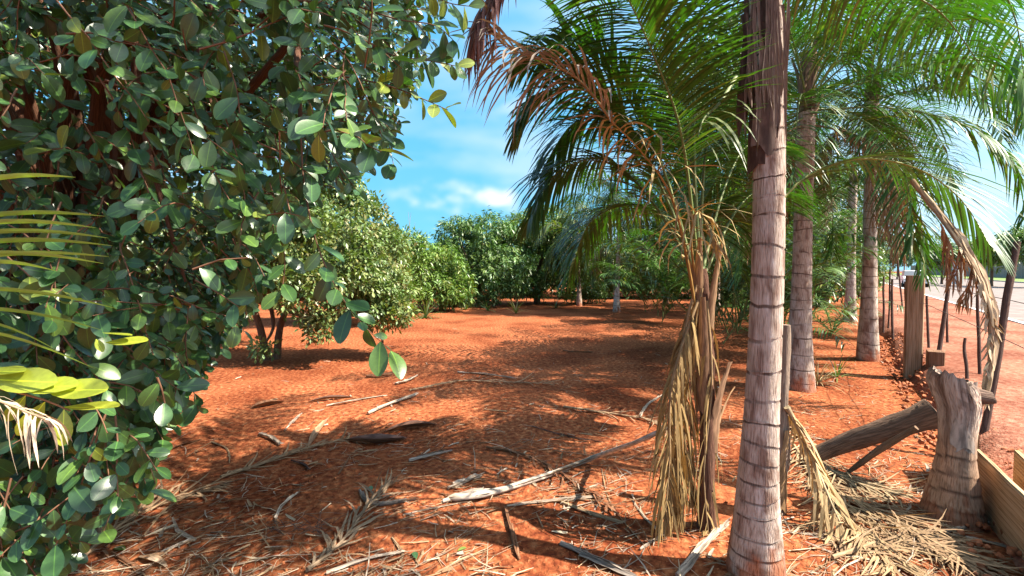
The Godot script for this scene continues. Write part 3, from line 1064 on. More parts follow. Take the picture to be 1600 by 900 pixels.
	# mango trees at the far side of the clearing
	make_tree("mango_tree", gp(748, 478), [[Vector3(-0.7, 2.1, 0), Vector3(1.6, 1.6, 1.5)], [Vector3(0.2, 3.1, -0.2), Vector3(1.5, 1.15, 1.4)], [Vector3(-0.9, 3.2, 0.1), Vector3(1.1, 0.95, 1.1)], [Vector3(1.2, 1.6, 0.6), Vector3(1.2, 1.2, 1.1)], [Vector3(-0.2, 0.8, 0.9), Vector3(1.5, 0.7, 0.6)]],
		1.3, 0.16, 1, mango_c, 1300, mango, 0.95, 41, "rounded dark blue-green mango tree in the middle of the far tree line", "tree", "mango trees across the clearing")
	make_tree("mango_tree", gp(690, 486), [[Vector3(-0.1, 1.3, 0), Vector3(1.3, 1.2, 1.1)], [Vector3(-0.5, 1.9, -0.3), Vector3(1.1, 0.9, 1.0)], [Vector3(0.6, 0.9, 0.3), Vector3(0.8, 0.7, 0.7)]],
		0.9, 0.1, 1, mango_c, 560, lime, 0.95, 42, "low bright green mango tree with leaves down to the soil", "tree", "mango trees across the clearing")
	make_tree("mango_tree", gp(838, 474), [[Vector3(0, 2.3, 0), Vector3(2.1, 1.9, 1.8)], [Vector3(0.3, 3.7, -0.3), Vector3(1.9, 1.3, 1.6)], [Vector3(-1.3, 2.9, 0.3), Vector3(1.3, 1.2, 1.2)], [Vector3(1.6, 2.8, 0.2), Vector3(1.4, 1.4, 1.3)], [Vector3(-1.0, 1.3, 0.8), Vector3(1.1, 0.9, 0.9)], [Vector3(0.9, 0.9, 1.0), Vector3(1.5, 0.8, 0.6)]],
		1.3, 0.18, 1, mango_c, 1700, lime + mango, 0.95, 43, "tallest mango tree with yellow-green top in the far tree line", "tree", "mango trees across the clearing")
	make_tree("mango_tree", gp(950, 466), [[Vector3(0, 1.9, 0), Vector3(2.2, 1.8, 1.6)], [Vector3(1.8, 2.2, 0), Vector3(1.9, 1.9, 1.5)], [Vector3(-1.2, 2.6, -0.2), Vector3(1.6, 1.4, 1.3)]],
		1.2, 0.16, 1, mango_c, 1000, mango + lime, 1.15, 44, "dark mango tree behind the slim white-trunked palm", "tree", "mango trees across the clearing")
	make_tree("mango_tree", gp(1085, 466), [[Vector3(0, 2.0, 0), Vector3(2.4, 2.0, 1.7)], [Vector3(2.2, 2.3, 0.2), Vector3(2.2, 2.0, 1.6)], [Vector3(0.4, 3.9, 0), Vector3(2.2, 1.6, 1.5)]],
		1.2, 0.18, 1, mango_c, 1100, mango + lime, 1.15, 45, "dark mango tree behind the drooping palm fronds", "tree", "mango trees across the clearing")
	make_tree("tall_tree", gp(1115, 492), [[Vector3(0, 4.0, 0), Vector3(2.6, 2.4, 2.0)], [Vector3(0.6, 6.6, 0), Vector3(2.2, 2.2, 1.8)], [Vector3(-1.0, 7.6, 0.3), Vector3(1.6, 1.6, 1.5)], [Vector3(1.8, 5.0, 0.2), Vector3(1.8, 1.9, 1.5)], [Vector3(0.3, 9.2, 0), Vector3(1.6, 1.5, 1.4)]],
		2.0, 0.16, 1, mango_c, 1500, mango + lime, 1.1, 48, "tall leafy tree rising behind the fronds of the slender palm")
	make_tree("tall_tree", gp(1275, 478), [[Vector3(0, 2.4, 0), Vector3(2.6, 2.0, 2.0)], [Vector3(1.6, 4.4, 0), Vector3(2.6, 2.2, 1.8)], [Vector3(-1.0, 5.0, 0.3), Vector3(2.0, 1.8, 1.5)]],
		2.0, 0.16, 1, mango_c, 900, mango, 1.3, 49, "leafy tree closing the row of palms beyond the second trunk")
	make_tree("bush", gp(1322, 462), [[Vector3(0, 1.2, 0), Vector3(2.2, 1.4, 1.4)], [Vector3(2.6, 1.6, -2.4), Vector3(2.0, 1.6, 1.4)], [Vector3(-1.5, 2.0, 0), Vector3(1.8, 1.6, 1.2)]], 0.5, 0.08, 2, small_c, 700, lime, 1.5, 54, "green bush at the far end of the palm row", "bush")
	make_tree("bush", gp(905, 474), [[Vector3(0, 0.7, 0), Vector3(1.1, 0.7, 0.7)], [Vector3(0.7, 0.5, 0.2), Vector3(0.7, 0.5, 0.5)]], 0.4, 0.05, 2, small_c, 260, mango, 0.9, 46, "knee-high dark bush at the foot of the far palms", "bush")
	make_tree("bush", gp(1150, 480), [[Vector3(0, 0.9, 0), Vector3(1.0, 0.9, 0.8)], [Vector3(0.9, 1.1, -0.5), Vector3(1.1, 1.1, 0.9)]], 0.4, 0.05, 2, small_c, 380, mango, 1.0, 47, "dark leafy bush beyond the nearest ringed trunk", "bush")
	# young plants along the edge of the clearing
	for q in [[665, 497, 60, 0.9, "spiky young plant at the foot of the bright green mango"], [728, 484, 30, 0.8, "spiky young plant in the shade of the dark mango"], [762, 486, 26, 0.7, "spiky young plant in front of the dark gap between the mangoes"], [806, 490, 30, 0.8, "yellowish spiky young plant at the sunny end of the clearing"], [868, 482, 24, 0.7, "spiky young plant under the tallest mango tree"], [640, 500, 22, 0.5, "small grassy plant beside the light green bush"]]:
		tuft("young_plant", gp(q[0], q[1]), q[2] / 2, q[3], 0.022, Color(0.13, 0.17, 0.07) if q[0] != 806 else Color(0.28, 0.24, 0.07), int(q[0]), q[4], "plant", false, "young plants along the clearing edge")
	# the wood behind all of them
	rng.seed = 99
	var xf := []
	var cs := []
	for k in 3300:
		var a := rng.randf_range(-1.15, 0.6)
		var d := rng.randf_range(27.0, 36.0)
		var hmax := 3.0 + 1.3 * noise.get_noise_2d(a * 260.0, 5.0)
		if a < -0.75: hmax += 1.2
		var y := hmax * pow(rng.randf(), 0.6)
		xf.append(Transform3D(Basis.from_euler(Vector3(0, rng.randf() * TAU, 0)).scaled(Vector3.ONE * rng.randf_range(1.6, 2.6)), Vector3(sin(a) * d, y, -cos(a) * d)))
		cs.append(mango[rng.randi() % 4] * rng.randf_range(0.8, 1.3))
	var wood := multi(self, numbered("treeline"), mango_c, M.far_leaf, xf, cs)
	wood.set_meta("label", "far green wood that closes the view behind the fruit trees")
	# across the road
	var road_trees := [[1472, 8.0, "round-topped street tree across the road beside the pale pillar"], [1550, 6.0, "light green street tree across the road behind the hanging dry frond"], [1625, 8.5, "dark street tree across the road at the picture's edge"], [1402, 7.0, "distant street tree down the road above the fence sticks"]]
	for k in 4:
		var dd: float = [52.0, 44.0, 40.0, 85.0][k]
		var b := at(road_trees[k][0], 424, dd)
		b.y = VERGE
		var s: float = [1.0, 1.0, 1.2, 1.3][k]
		make_tree("street_tree", b, [[Vector3(0, 3.0, 0) * s, Vector3(2.1, 1.4, 1.9) * s], [Vector3(1.1, 3.7, 0.3) * s, Vector3(1.6, 1.1, 1.5) * s], [Vector3(-1.1, 3.4, 0) * s, Vector3(1.4, 1.1, 1.3) * s]], 2.0 * s, 0.14, 1, mango_c, 420, mango if k != 1 else lime, 1.5 * s, 50 + k, road_trees[k][2], "tree", "street trees across the road")


func make_far_side() -> void:
	# long boundary wall of concrete panels beyond the grass strip
	var o := along(kerb_o, 0, 24.0)
	o.y = VERGE
	var wl := thing("boundary_wall", along(o, 20, 0), "long grey-brown boundary wall beyond the grass across the road", "wall")
	for k in 76:
		var mb := MB.new()
		var sh := 0.9 + 0.1 * sin(k * 7.3)
		mb.box(along(o, k * 4.0 - 6.0, 0) + Vector3(0, 2.1, 0), KDIR * 1.92, Vector3(0, 2.1, 0), KN * 0.07, Color(0.30, 0.24, 0.215) * sh)
		part(wl, "panel", mb.mesh(), M.plain)
		var pm := MB.new()
		pm.box(along(o, k * 4.0 - 4.0, 0) + Vector3(0, 2.17, 0), KDIR * 0.08, Vector3(0, 2.17, 0), KN * 0.11, Color(0.36, 0.3, 0.27))
		part(wl, "pillar", pm.mesh(), M.plain)
	var pb := at(1497, 424, 47.0)
	pb.y = VERGE
	var pl := MB.new()
	pl.box(pb + Vector3(0, 1.1, 0), Vector3(0.3, 0, 0), Vector3(0, 1.1, 0), Vector3(0, 0, 0.3), Color(0.72, 0.72, 0.7))
	var pt := thing("gate_pillar", pb, "pale square pillar standing before the boundary wall", "pillar")
	part(pt, "shaft", pl.mesh(), M.plain)
	var pc := MB.new()
	pc.box(pb + Vector3(0, 2.26, 0), Vector3(0.36, 0, 0), Vector3(0, 0.06, 0), Vector3(0, 0, 0.36), Color(0.66, 0.66, 0.64))
	part(pt, "cap", pc.mesh(), M.plain)
	# car coming along the road
	var cb := along(kerb_o, 40.0, 1.6)
	cb.y = VERGE - 0.1
	var car := thing("parked_car", cb, "white car standing at the kerb far down the road", "car")
	var f := KDIR
	var s := KN
	var body := MB.new()
	var prof := [[-2.1, 0.35], [-2.1, 0.8], [-1.9, 0.92], [-1.1, 0.98], [1.0, 1.0], [1.9, 0.95], [2.1, 0.8], [2.1, 0.35]]
	lofted(body, cb, f, s, prof, 0.86, Color(0.75, 0.75, 0.75))
	part(car, "body", body.mesh(), M.gloss)
	var cabin := MB.new()
	lofted(cabin, cb, f, s, [[-1.15, 0.985], [-0.5, 1.46], [0.95, 1.48], [1.65, 0.985]], 0.74, Color(0.08, 0.09, 0.1))
	part(car, "cabin_glass", cabin.mesh(), M.gloss)
	var roof := MB.new()
	lofted(roof, cb, f, s, [[-0.52, 1.462], [-0.45, 1.5], [0.9, 1.52], [1.0, 1.482]], 0.72, Color(0.75, 0.75, 0.75))
	part(car, "roof", roof.mesh(), M.gloss)
	for q in [[-1.35, -0.8], [-1.35, 0.8], [1.35, -0.8], [1.35, 0.8]]:
		var w := MB.new()
		var c: Vector3 = cb + f * q[0] + s * q[1] + Vector3(0, 0.32, 0)
		w.tube([c - s * 0.1, c + s * 0.1], [0.32, 0.32], 14, [Color(0.02, 0.02, 0.02)])
		part(car, "wheel", w.mesh(), M.plain)
	for q in [-0.6, 0.6]:
		var hl := MB.new()
		hl.box(cb - f * 2.11 + s * q + Vector3(0, 0.72, 0), f * 0.02, Vector3(0, 0.08, 0), s * 0.16, Color(0.8, 0.8, 0.78))
		part(car, "headlight", hl.mesh(), M.gloss)


func lofted(mb: MB, o: Vector3, f: Vector3, s: Vector3, prof: Array, hw: float, col: Color) -> void:
	var a := []
	var b := []
	for p in prof:
		a.append(o + f * p[0] + Vector3(0, p[1], 0) - s * hw)
		b.append(o + f * p[0] + Vector3(0, p[1], 0) + s * hw)
	mb.face(a, col)
	b.reverse()
	mb.face(b, col)
	b.reverse()
	for k in prof.size():
		var j := (k + 1) % prof.size()
		mb.face([a[j], a[k], b[k], b[j]], col)


# ---------------------------------------------------------------- palms in view
func make_palms() -> void:
	# the nearest palm
	rng.seed = 12
	var b1 := gp(1180, 893)
	var p1 := thing("ringed_palm", b1, "big ringed palm trunk nearest the camera, flared at its soil-red base", "palm tree", "palms in the row along the fence")
	var d1 := -b1.z
	var ln := [b1 + Vector3(0, -0.1, 0), at(1183, 800, d1), at(1190, 640, d1), at(1199, 420, d1), at(1202, 240, d1), at(1197, 60, d1), at(1192, -120, d1), at(1190, -260, d1)]
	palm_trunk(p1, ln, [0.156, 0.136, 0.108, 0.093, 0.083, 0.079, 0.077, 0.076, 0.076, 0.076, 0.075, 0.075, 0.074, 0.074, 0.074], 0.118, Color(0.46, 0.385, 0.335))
	var apex := at(1190, -240, d1)
	var k1 := Color(0.12, 0.08, 0.07)
	var k2 := Color(0.19, 0.14, 0.12)
	sheath(p1, at(1196, 235, d1) + Vector3(0, 0, 0.02), PI * 0.98, 0.75, 0.090, 0.03, k2)
	sheath(p1, at(1192, 262, d1), PI * 1.3, 0.95, 0.086, 0.04, k1)
	sheath(p1, at(1202, 205, d1), PI * 0.72, 0.7, 0.084, 0.03, k2 * 1.15)
	sheath(p1, at(1195, 120, d1), PI * 1.05, 0.8, 0.090, 0.05, k1)
	sheath(p1, at(1193, 60, d1), PI * 0.6, 0.9, 0.090, 0.08, k2)
	sheath(p1, at(1193, 40, d1), PI * 1.5, 0.9, 0.095, 0.08, k1)
	sheath(p1, at(1192, -40, d1), PI * 0.9, 0.9, 0.095, 0.1, k2)
	sheath(p1, at(1192, -60, d1), PI * 0.2, 0.9, 0.095, 0.1, k1)
	for k in 14:
		var sm := MB.new()
		var x0 := 1168.0 + k * 4.6 + rng.randf_range(-2, 2)
		var y0 := rng.randf_range(-90, 60)
		var y1 := rng.randf_range(110, 245)
		var sp := []
		var sw := []
		var round := sqrt(maxf(1.0 - pow((x0 - 1199.0) / 34.0, 2.0), 0.0)) * 0.088 + 0.012
		for j in 8:
			var t := j / 7.0
			sp.append(at(x0 + 3.0 * sin(t * 6.0 + k), lerpf(y0, y1, t), d1 - round - 0.012 * t * rng.randf()))
			sw.append(rng.randf_range(0.004, 0.011) * (1.0 if j < 7 else 0.1))
		sm.blade(sp, sw, Vector3(1, 0, 0.2), 0.5, [k1 * rng.randf_range(0.8, 1.6), k2 * rng.randf_range(0.8, 1.5), k2])
		part(p1, "dry_strip", sm.mesh(), M.dry)
	# long dry strip hanging at the trunk's shaded side
	for q in [[1172, -40, 1158, 215, 0.035], [1164, 20, 1170, 190, 0.02]]:
		var mb := MB.new()
		var pts := []
		var hw := []
		for j in 9:
			var t := j / 8.0
			pts.append(at(lerpf(q[0], q[1 + 1], t) + 4.0 * sin(t * 5.0), lerpf(q[1], q[3], t), d1 + 0.04))
			hw.append(q[4] * (1.0 - 0.5 * t * t) * (1.0 if j < 8 else 0.1))
		mb.blade(pts, hw, Vector3(1, 0, 0.3), 0.5, [k1 * 1.1, k2, k1])
		part(p1, "dry_strip", mb.mesh(), M.dry)
	for k in 10:
		var f := k / 10.0
		var az: float = k * 2.39996 + 0.4
		var g := Color(0.08, 0.175, 0.028).lerp(Color(0.055, 0.13, 0.03), rng.randf())
		frond(p1, "frond", arch(apex + Vector3(0, 0.1 - 0.3 * f, 0), az, lerpf(1.3, 0.15, f), rng.randf_range(2.7, 3.2), rng.randf_range(0.2, 0.28)),
			{"n": 78, "len": 0.66, "width": 0.0105, "col": g, "droop": 0.22, "plume": 0.5, "seg": 5})
	# fronds that hang into the upper right of the view
	for q in [[[1215, -130, 2.6], [1290, -80, 2.8], [1380, -30, 3.0], [1470, 20, 3.2], [1530, 100, 3.3]], [[1210, -190, 2.6], [1340, -220, 2.9], [1480, -130, 3.2], [1580, 10, 3.4], [1600, 140, 3.4]]]:
		var pts := []
		for e in q: pts.append(at(e[0], e[1], e[2]))
		frond(p1, "frond", pts, {"n": 66, "len": 0.6, "width": 0.0105, "col": Color(0.08, 0.18, 0.028), "droop": 0.3, "plume": 0.35, "seg": 5, "t0": 0.1})
	# the long frond that arches out over the fence
	frond(p1, "frond", [at(1215, 320, 3.3), at(1262, 275, 3.35), at(1340, 248, 3.4), at(1430, 262, 3.4), at(1500, 310, 3.35), at(1545, 380, 3.3)],
		{"n": 60, "len": 0.62, "width": 0.008, "col": Color(0.085, 0.15, 0.055), "rcol": Color(0.28, 0.3, 0.08), "droop": 0.13, "plume": 0.15, "indiv": 110, "t0": 0.12, "fwd": 1.05, "r0": 0.012})
	# frond whose pale leaflets hang across the trunk
	frond(p1, "frond", [at(1150, 120, 2.7), at(1125, 160, 2.5), at(1100, 185, 2.35), at(1090, 215, 2.3)],
		{"n": 10, "len": 0.42, "width": 0.008, "col": Color(0.20, 0.24, 0.10), "droop": 0.25, "plume": 0.4, "indiv": 12, "t0": 0.1})
	frond(p1, "dry_frond", [at(920, -170, 2.4), at(830, -90, 2.25), at(775, -25, 2.2), at(748, 30, 2.18)],
		{"n": 40, "len": 0.46, "width": 0.007, "col": Color(0.22, 0.12, 0.105), "rcol": Color(0.3, 0.18, 0.12), "droop": 0.5, "plume": 0.2, "dead": true, "curl": 0.08, "t0": 0.35, "fwd": 0.9, "r0": 0.009})
	# thin dead palm at its back
	var b1b := gp(1214, 800)
	var pb := thing("dead_palm_stalk", b1b, "thin dead stalk with a fibrous bulge close behind the nearest ringed trunk", "palm tree")
	var mb2 := MB.new()
	mb2.tube(spline([b1b + Vector3(0, -0.05, 0), b1b + Vector3(0.01, 0.4, 0), b1b + Vector3(0.02, 0.8, 0), b1b + Vector3(0.03, 1.25, 0)], 14), [0.05, 0.045, 0.04, 0.045, 0.06, 0.062, 0.05, 0.042, 0.04, 0.038, 0.036, 0.036, 0.035, 0.034, 0.033], 9, [Color(0.36, 0.27, 0.21)], true, 0.12)
	part(pb, "trunk", mb2.mesh(), M.bark)
	sheath(pb, b1b + Vector3(0.0, 0.02, 0.02), PI * 0.8, 0.55, 0.07, 0.04, Color(0.42, 0.26, 0.14))
	frond(pb, "dry_frond", [b1b + Vector3(0.02, 0.72, 0.05), at(1245, 665, 3.0), at(1275, 730, 2.95), at(1305, 800, 2.8), at(1330, 850, 2.75)],
		{"n": 34, "len": 0.4, "width": 0.010, "col": Color(0.52, 0.37, 0.2), "rcol": Color(0.55, 0.42, 0.26), "droop": 0.3, "plume": 0.2, "dead": true, "curl": 0.1, "t0": 0.1, "fwd": 1.1, "r0": 0.02})

	# the slender brown palm with dry skirt
	rng.seed = 15
	var b2 := gp(1105, 822)
	var d2 := -b2.z
	var p2 := thing("slender_palm", b2, "slender brown palm with a skirt of dry fronds beside the nearest ringed trunk", "palm tree")
	var tb := MB.new()
	var tl := [b2 + Vector3(0, -0.1, 0), at(1104, 740, d2), at(1106, 620, d2), at(1102, 500, d2), at(1096, 420, d2)]
	tb.tube(spline(tl, 16), [0.075, 0.062, 0.055, 0.05, 0.047, 0.045, 0.044, 0.043, 0.042, 0.041, 0.04, 0.039, 0.038, 0.037, 0.035, 0.032, 0.026], 12, [Color(0.17, 0.085, 0.055)], true, 0.12)
	part(p2, "trunk", tb.mesh(), M.bark)
	for q in [[1098, 640, 0.7, PI * 1.15, 0.06], [1112, 700, 0.55, PI * 0.75, 0.07], [1096, 560, 0.6, PI * 1.4, 0.05], [1106, 560, 0.7, PI * 0.9, 0.05], [1118, 690, 0.35, PI * 0.6, 0.03], [1090, 500, 0.5, PI * 1.1, 0.05]]:
		sheath(p2, at(q[0], q[1], d2), q[3], q[2], q[4] * 0.78, 0.1, Color(0.26, 0.15, 0.095).lerp(Color(0.4, 0.25, 0.14), rng.randf()))
	var live := [
		[[[1092, 440, 2.95], [1078, 300, 2.8], [1060, 190, 2.65], [1025, 95, 2.5], [985, 5, 2.4], [940, -60, 2.3]], 46, 0.62],
		[[[1088, 440, 3.0], [1050, 330, 3.15], [1000, 230, 3.25], [930, 150, 3.3], [860, 140, 3.3], [815, 190, 3.3]], 48, 0.66],
		[[[1090, 430, 3.0], [1040, 300, 3.4], [980, 200, 3.7], [900, 190, 3.9], [850, 260, 4.0]], 44, 0.66],
		[[[1094, 430, 3.1], [1100, 260, 3.3], [1120, 120, 3.5], [1150, -10, 3.7], [1180, -120, 3.8]], 42, 0.6],
		[[[1096, 430, 3.1], [1130, 300, 3.5], [1165, 230, 3.9], [1200, 230, 4.2]], 36, 0.5],
		[[[1092, 430, 3.1], [1040, 340, 3.7], [980, 320, 4.1], [920, 350, 4.4], [890, 430, 4.5]], 40, 0.55],
		[[[1096, 440, 3.0], [1080, 250, 3.2], [1050, 100, 3.5], [1040, -60, 3.8]], 42, 0.6],
		[[[1096, 440, 3.2], [1110, 350, 3.8], [1120, 330, 4.3], [1130, 380, 4.6]], 34, 0.5],
		[[[1088, 440, 3.0], [1035, 260, 3.1], [965, 130, 3.1], [890, 70, 3.1], [820, 80, 3.1]], 46, 0.62],
		[[[1090, 440, 3.1], [1030, 330, 3.5], [950, 250, 3.8], [870, 270, 4.0], [830, 340, 4.0]], 46, 0.66],
		[[[1094, 440, 3.0], [1085, 230, 3.2], [1090, 60, 3.4], [1110, -100, 3.6]], 42, 0.6],
		[[[1096, 440, 3.2], [1150, 330, 3.7], [1190, 300, 4.2], [1230, 330, 4.5]], 38, 0.55]]
	for k in live.size():
		var pts := []
		for q in live[k][0]: pts.append(at(q[0], q[1], q[2]))
		var g := Color(0.06, 0.125, 0.035).lerp(Color(0.085, 0.165, 0.03), rng.randf())
		if k == 0: g = Color(0.085, 0.17, 0.03)
		frond(p2, "frond", pts, {"n": live[k][1] + 44, "len": live[k][2] * 1.05, "width": 0.0115, "col": g, "droop": 0.13 if k < 2 else 0.2, "plume": 0.25, "indiv": [90, 90, 40, 20, 0, 0, 0, 0, 20, 0, 0, 0][k], "t0": 0.26, "r0": 0.013, "fwd": 0.5})
	# dry curled fronds
	var rust := Color(0.46, 0.34, 0.17)
	var mauve := Color(0.35, 0.285, 0.24)
	frond(p2, "dry_frond", [at(1090, 520, 2.85), at(1078, 430, 2.75), at(1050, 310, 2.6), at(1000, 235, 2.45), at(950, 185, 2.35)],
		{"n": 24, "len": 0.36, "width": 0.007, "col": rust, "rcol": Color(0.38, 0.22, 0.07), "droop": 0.5, "plume": 0.6, "dead": true, "curl": 0.3, "t0": 0.3, "indiv": 24, "r0": 0.013})
	frond(p2, "dry_frond", [at(960, 195, 2.36), at(910, 130, 2.3), at(860, 100, 2.28), at(800, 78, 2.25), at(778, 62, 2.25)],
		{"n": 34, "len": 0.5, "width": 0.007, "col": mauve, "rcol": Color(0.36, 0.22, 0.1), "droop": 0.34, "plume": 0.35, "dead": true, "curl": 0.1, "t0": 0.02, "fwd": 0.9, "indiv": 30, "r0": 0.008})
	frond(p2, "dry_frond", [at(1092, 470, 2.9), at(1080, 380, 2.7), at(1090, 330, 2.6), at(1120, 380, 2.55)],
		{"n": 16, "len": 0.4, "width": 0.006, "col": rust, "rcol": Color(0.4, 0.25, 0.09), "droop": 0.5, "plume": 0.5, "dead": true, "curl": 0.25, "t0": 0.3, "r0": 0.01})
	# the skirt hanging down
	for q in [[1088, 445, 1062, 560, 1058, 700, 1052, 800, 2.78], [1096, 450, 1078, 560, 1070, 690, 1074, 770, 2.82], [1090, 470, 1050, 600, 1046, 720, 1040, 800, 2.72], [1104, 470, 1112, 600, 1100, 740, 1112, 880, 2.8]]:
		frond(p2, "dry_frond", [at(q[0], q[1], d2 - 0.04), at(q[2], q[3], q[8]), at(q[4], q[5], q[8]), at(q[6], q[7], q[8])],
			{"n": 40 if q[6] < 1100 else 12, "len": 0.46, "width": 0.0075, "col": Color(0.40, 0.27, 0.12), "rcol": Color(0.42, 0.29, 0.16), "droop": 0.5, "plume": 0.25, "dead": true, "curl": 0.07, "t0": 0.08, "fwd": 1.5, "r0": 0.012})
	# palm just outside the frame: only leaflet tips and a dry frond end reach in
	rng.seed = 18
	make_palm("ringed_palm", Vector3(-1.9, 0, 0.9), 3.7, Vector3(0.1, 0, 0.05), 0.15, 0.1, 5, 2.4, 0, 181, "palm behind the camera whose leaf tips reach in beside the dark glossy tree", "palms in the row along the fence", {"n": 30})
	var pl: Node3D = get_child(get_child_count() - 1)
	rng.seed = 19
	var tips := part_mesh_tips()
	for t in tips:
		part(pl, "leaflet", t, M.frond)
	frond(pl, "dry_frond", [at(-260, 560, 1.25), at(-120, 590, 1.22), at(-20, 620, 1.2), at(70, 655, 1.18)],
		{"n": 14, "len": 0.2, "width": 0.004, "col": Color(0.62, 0.5, 0.38), "rcol": Color(0.5, 0.36, 0.22), "droop": 0.7, "plume": 0.1, "dead": true, "curl": 0.12, "t0": 0.45, "fwd": 0.8, "r0": 0.004})

	# the rest of the row
	var row := "palms in the row along the fence"
	make_palm("ringed_palm", gp(1248, 607), 3.75, Vector3(0.08, 0, -0.1), 0.17, 0.11, 28, 3.0, 16, 21, "second ringed palm of the row with straw round its foot", row, {"sheaths": 9})
	make_palm("ringed_palm", gp(1356, 562), 4.6, Vector3(-0.1, 0, 0.05), 0.155, 0.11, 24, 2.6, 16, 22, "straight ringed palm standing close to the fence posts", row, {"rings": 0.16, "low": -0.2})
	make_palm("ringed_palm", gp(1328, 503), 4.4, Vector3(0.2, 0, -0.3), 0.17, 0.12, 18, 3.0, 6, 23, "ringed palm seen just beside the one close to the fence posts", row, {"n": 30})
	make_palm("ringed_palm", gp(1287, 478), 4.6, Vector3(0.0, 0, 0.2), 0.17, 0.12, 16, 3.0, 5, 24, "slim ringed palm far down the row behind the second one", row, {"n": 26, "seg": 3})
	make_palm("ringed_palm", gp(1340, 462), 4.8, Vector3(0.1, 0, 0.1), 0.17, 0.12, 16, 3.0, 5, 25, "ringed palm at the far end of the row", row, {"n": 26, "seg": 3})
	# low leafy young palms between the trunks
	for q in [[1205, 540, 1.9, "young palm with arching green fronds behind the nearest trunk"], [1300, 520, 1.8, "young palm with arching fronds between second and third trunk"], [1165, 500, 2.2, "young palm deep in the shade behind the slender brown palm"]]:
		rng.seed = int(q[0])
		var b := gp(q[0], q[1])
		var yp := thing("young_palm", b, q[3], "palm tree", "young palms between the trunks")
		for k in 9:
			frond(yp, "frond", arch(b, k * 2.4 + q[0], lerpf(1.35, 0.5, k / 9.0), q[2] * rng.randf_range(0.8, 1.15), 0.26), {"n": 30, "len": 0.5, "width": 0.014, "col": Color(0.06, 0.13, 0.035).lerp(Color(0.09, 0.17, 0.04), rng.randf()), "seg": 4, "plume": 0.4, "t0": 0.12})
	# clumps that fill the shade behind the nearest palms
	for q in [[1135, 548, 4.6, 30, "tall clump of arching palm fronds in the shade behind the slender palm"], [1235, 520, 3.8, 24, "clump of palm fronds behind the second ringed palm"], [1030, 505, 2.8, 18, "low clump of palm fronds at the shady edge of the clearing"]]:
		rng.seed = int(q[0]) + 5
		var b := gp(q[0], q[1])
		var yp := thing("clump_palm", b, q[4], "palm tree", "clump palms")
		for k in int(q[3]):
			frond(yp, "frond", arch(b + Vector3(rng.randf_range(-0.4, 0.4), rng.randf_range(0.0, 0.8), rng.randf_range(-0.4, 0.4)), k * 2.4 + q[0], lerpf(1.5, 0.75, float(k) / q[3]), q[2] * rng.randf_range(0.7, 1.15), rng.randf_range(0.13, 0.26)), {"n": 46, "len": 0.62, "width": 0.019, "col": Color(0.06, 0.13, 0.03).lerp(Color(0.10, 0.18, 0.035), rng.randf()), "seg": 4, "plume": 0.4, "t0": 0.12})
	# palms across the clearing
	var far := "palms across the clearing"
	make_palm("slim_palm", gp(963, 488), 3.6, Vector3(0.1, 0, 0), 0.13, 0.08, 22, 3.0, 8, 26, "slim white-trunked palm with drooping fronds at the end of the clearing", far, {"n": 50, "bend": 1.35, "hang": 0.5, "ll": 0.95, "tone": Color(0.13, 0.165, 0.035), "lw": 0.02, "seg": 4, "col": Color(0.56, 0.5, 0.46)})
	make_palm("slim_palm", gp(905, 478), 3.3, Vector3(-0.1, 0, 0), 0.12, 0.08, 18, 3.0, 14, 27, "weeping olive-brown palm beside the tallest mango tree", far, {"n": 50, "bend": 1.35, "hang": 0.5, "ll": 0.95, "tone": Color(0.13, 0.165, 0.035), "lw": 0.02, "seg": 4})
	make_palm("slim_palm", gp(1040, 476), 3.5, Vector3(0.1, 0, 0), 0.12, 0.08, 20, 3.0, 8, 28, "palm with hanging fronds behind the dry skirt of the slender palm", far, {"n": 50, "bend": 1.35, "hang": 0.5, "ll": 0.95, "tone": Color(0.13, 0.165, 0.035), "lw": 0.02, "seg": 4})
	make_palm("slim_palm", gp(1120, 484), 3.8, Vector3(0.1, 0, 0), 0.12, 0.08, 20, 3.0, 6, 29, "shaded palm between the slender brown palm and the nearest trunk", far, {"n": 50, "bend": 1.35, "hang": 0.5, "ll": 0.95, "tone": Color(0.13, 0.165, 0.035), "lw": 0.02, "seg": 4})


func part_mesh_tips() -> Array:
	var out := []
	for q in [[-60, 288, 118, 277, 1.2], [-60, 342, 165, 338, 1.25], [-60, 352, 150, 356, 1.2], [-60, 366, 170, 372, 1.25], [-60, 382, 176, 384, 1.22], [-60, 398, 162, 412, 1.2], [-60, 405, 170, 401, 1.3], [-60, 412, 90, 424, 1.2], [-60, 450, 182, 482, 1.25], [-60, 480, 160, 516, 1.3], [-60, 495, 90, 548, 1.22], [-60, 510, 150, 577, 1.2]]:
		var mb := MB.new()
		var pts := []
		var hw := []
		for j in 7:
			var t := j / 6.0
			pts.append(at(lerpf(q[0], q[2], t), lerpf(q[1], q[3], t) - 8.0 * sin(t * PI), q[4] + 0.1 * (1.0 - t)))
			hw.append(0.0075 * (1.0 - pow(t, 2.5)) + 0.0004)
		mb.blade(pts, hw, Vector3(0.0, 0.8, 0.5), 0.4, [Color(0.30, 0.37, 0.09) * rng.randf_range(0.8, 1.25)])  # yellow-green made paler to stand in for sun that misses these tips
		out.append(mb.mesh())
	return out


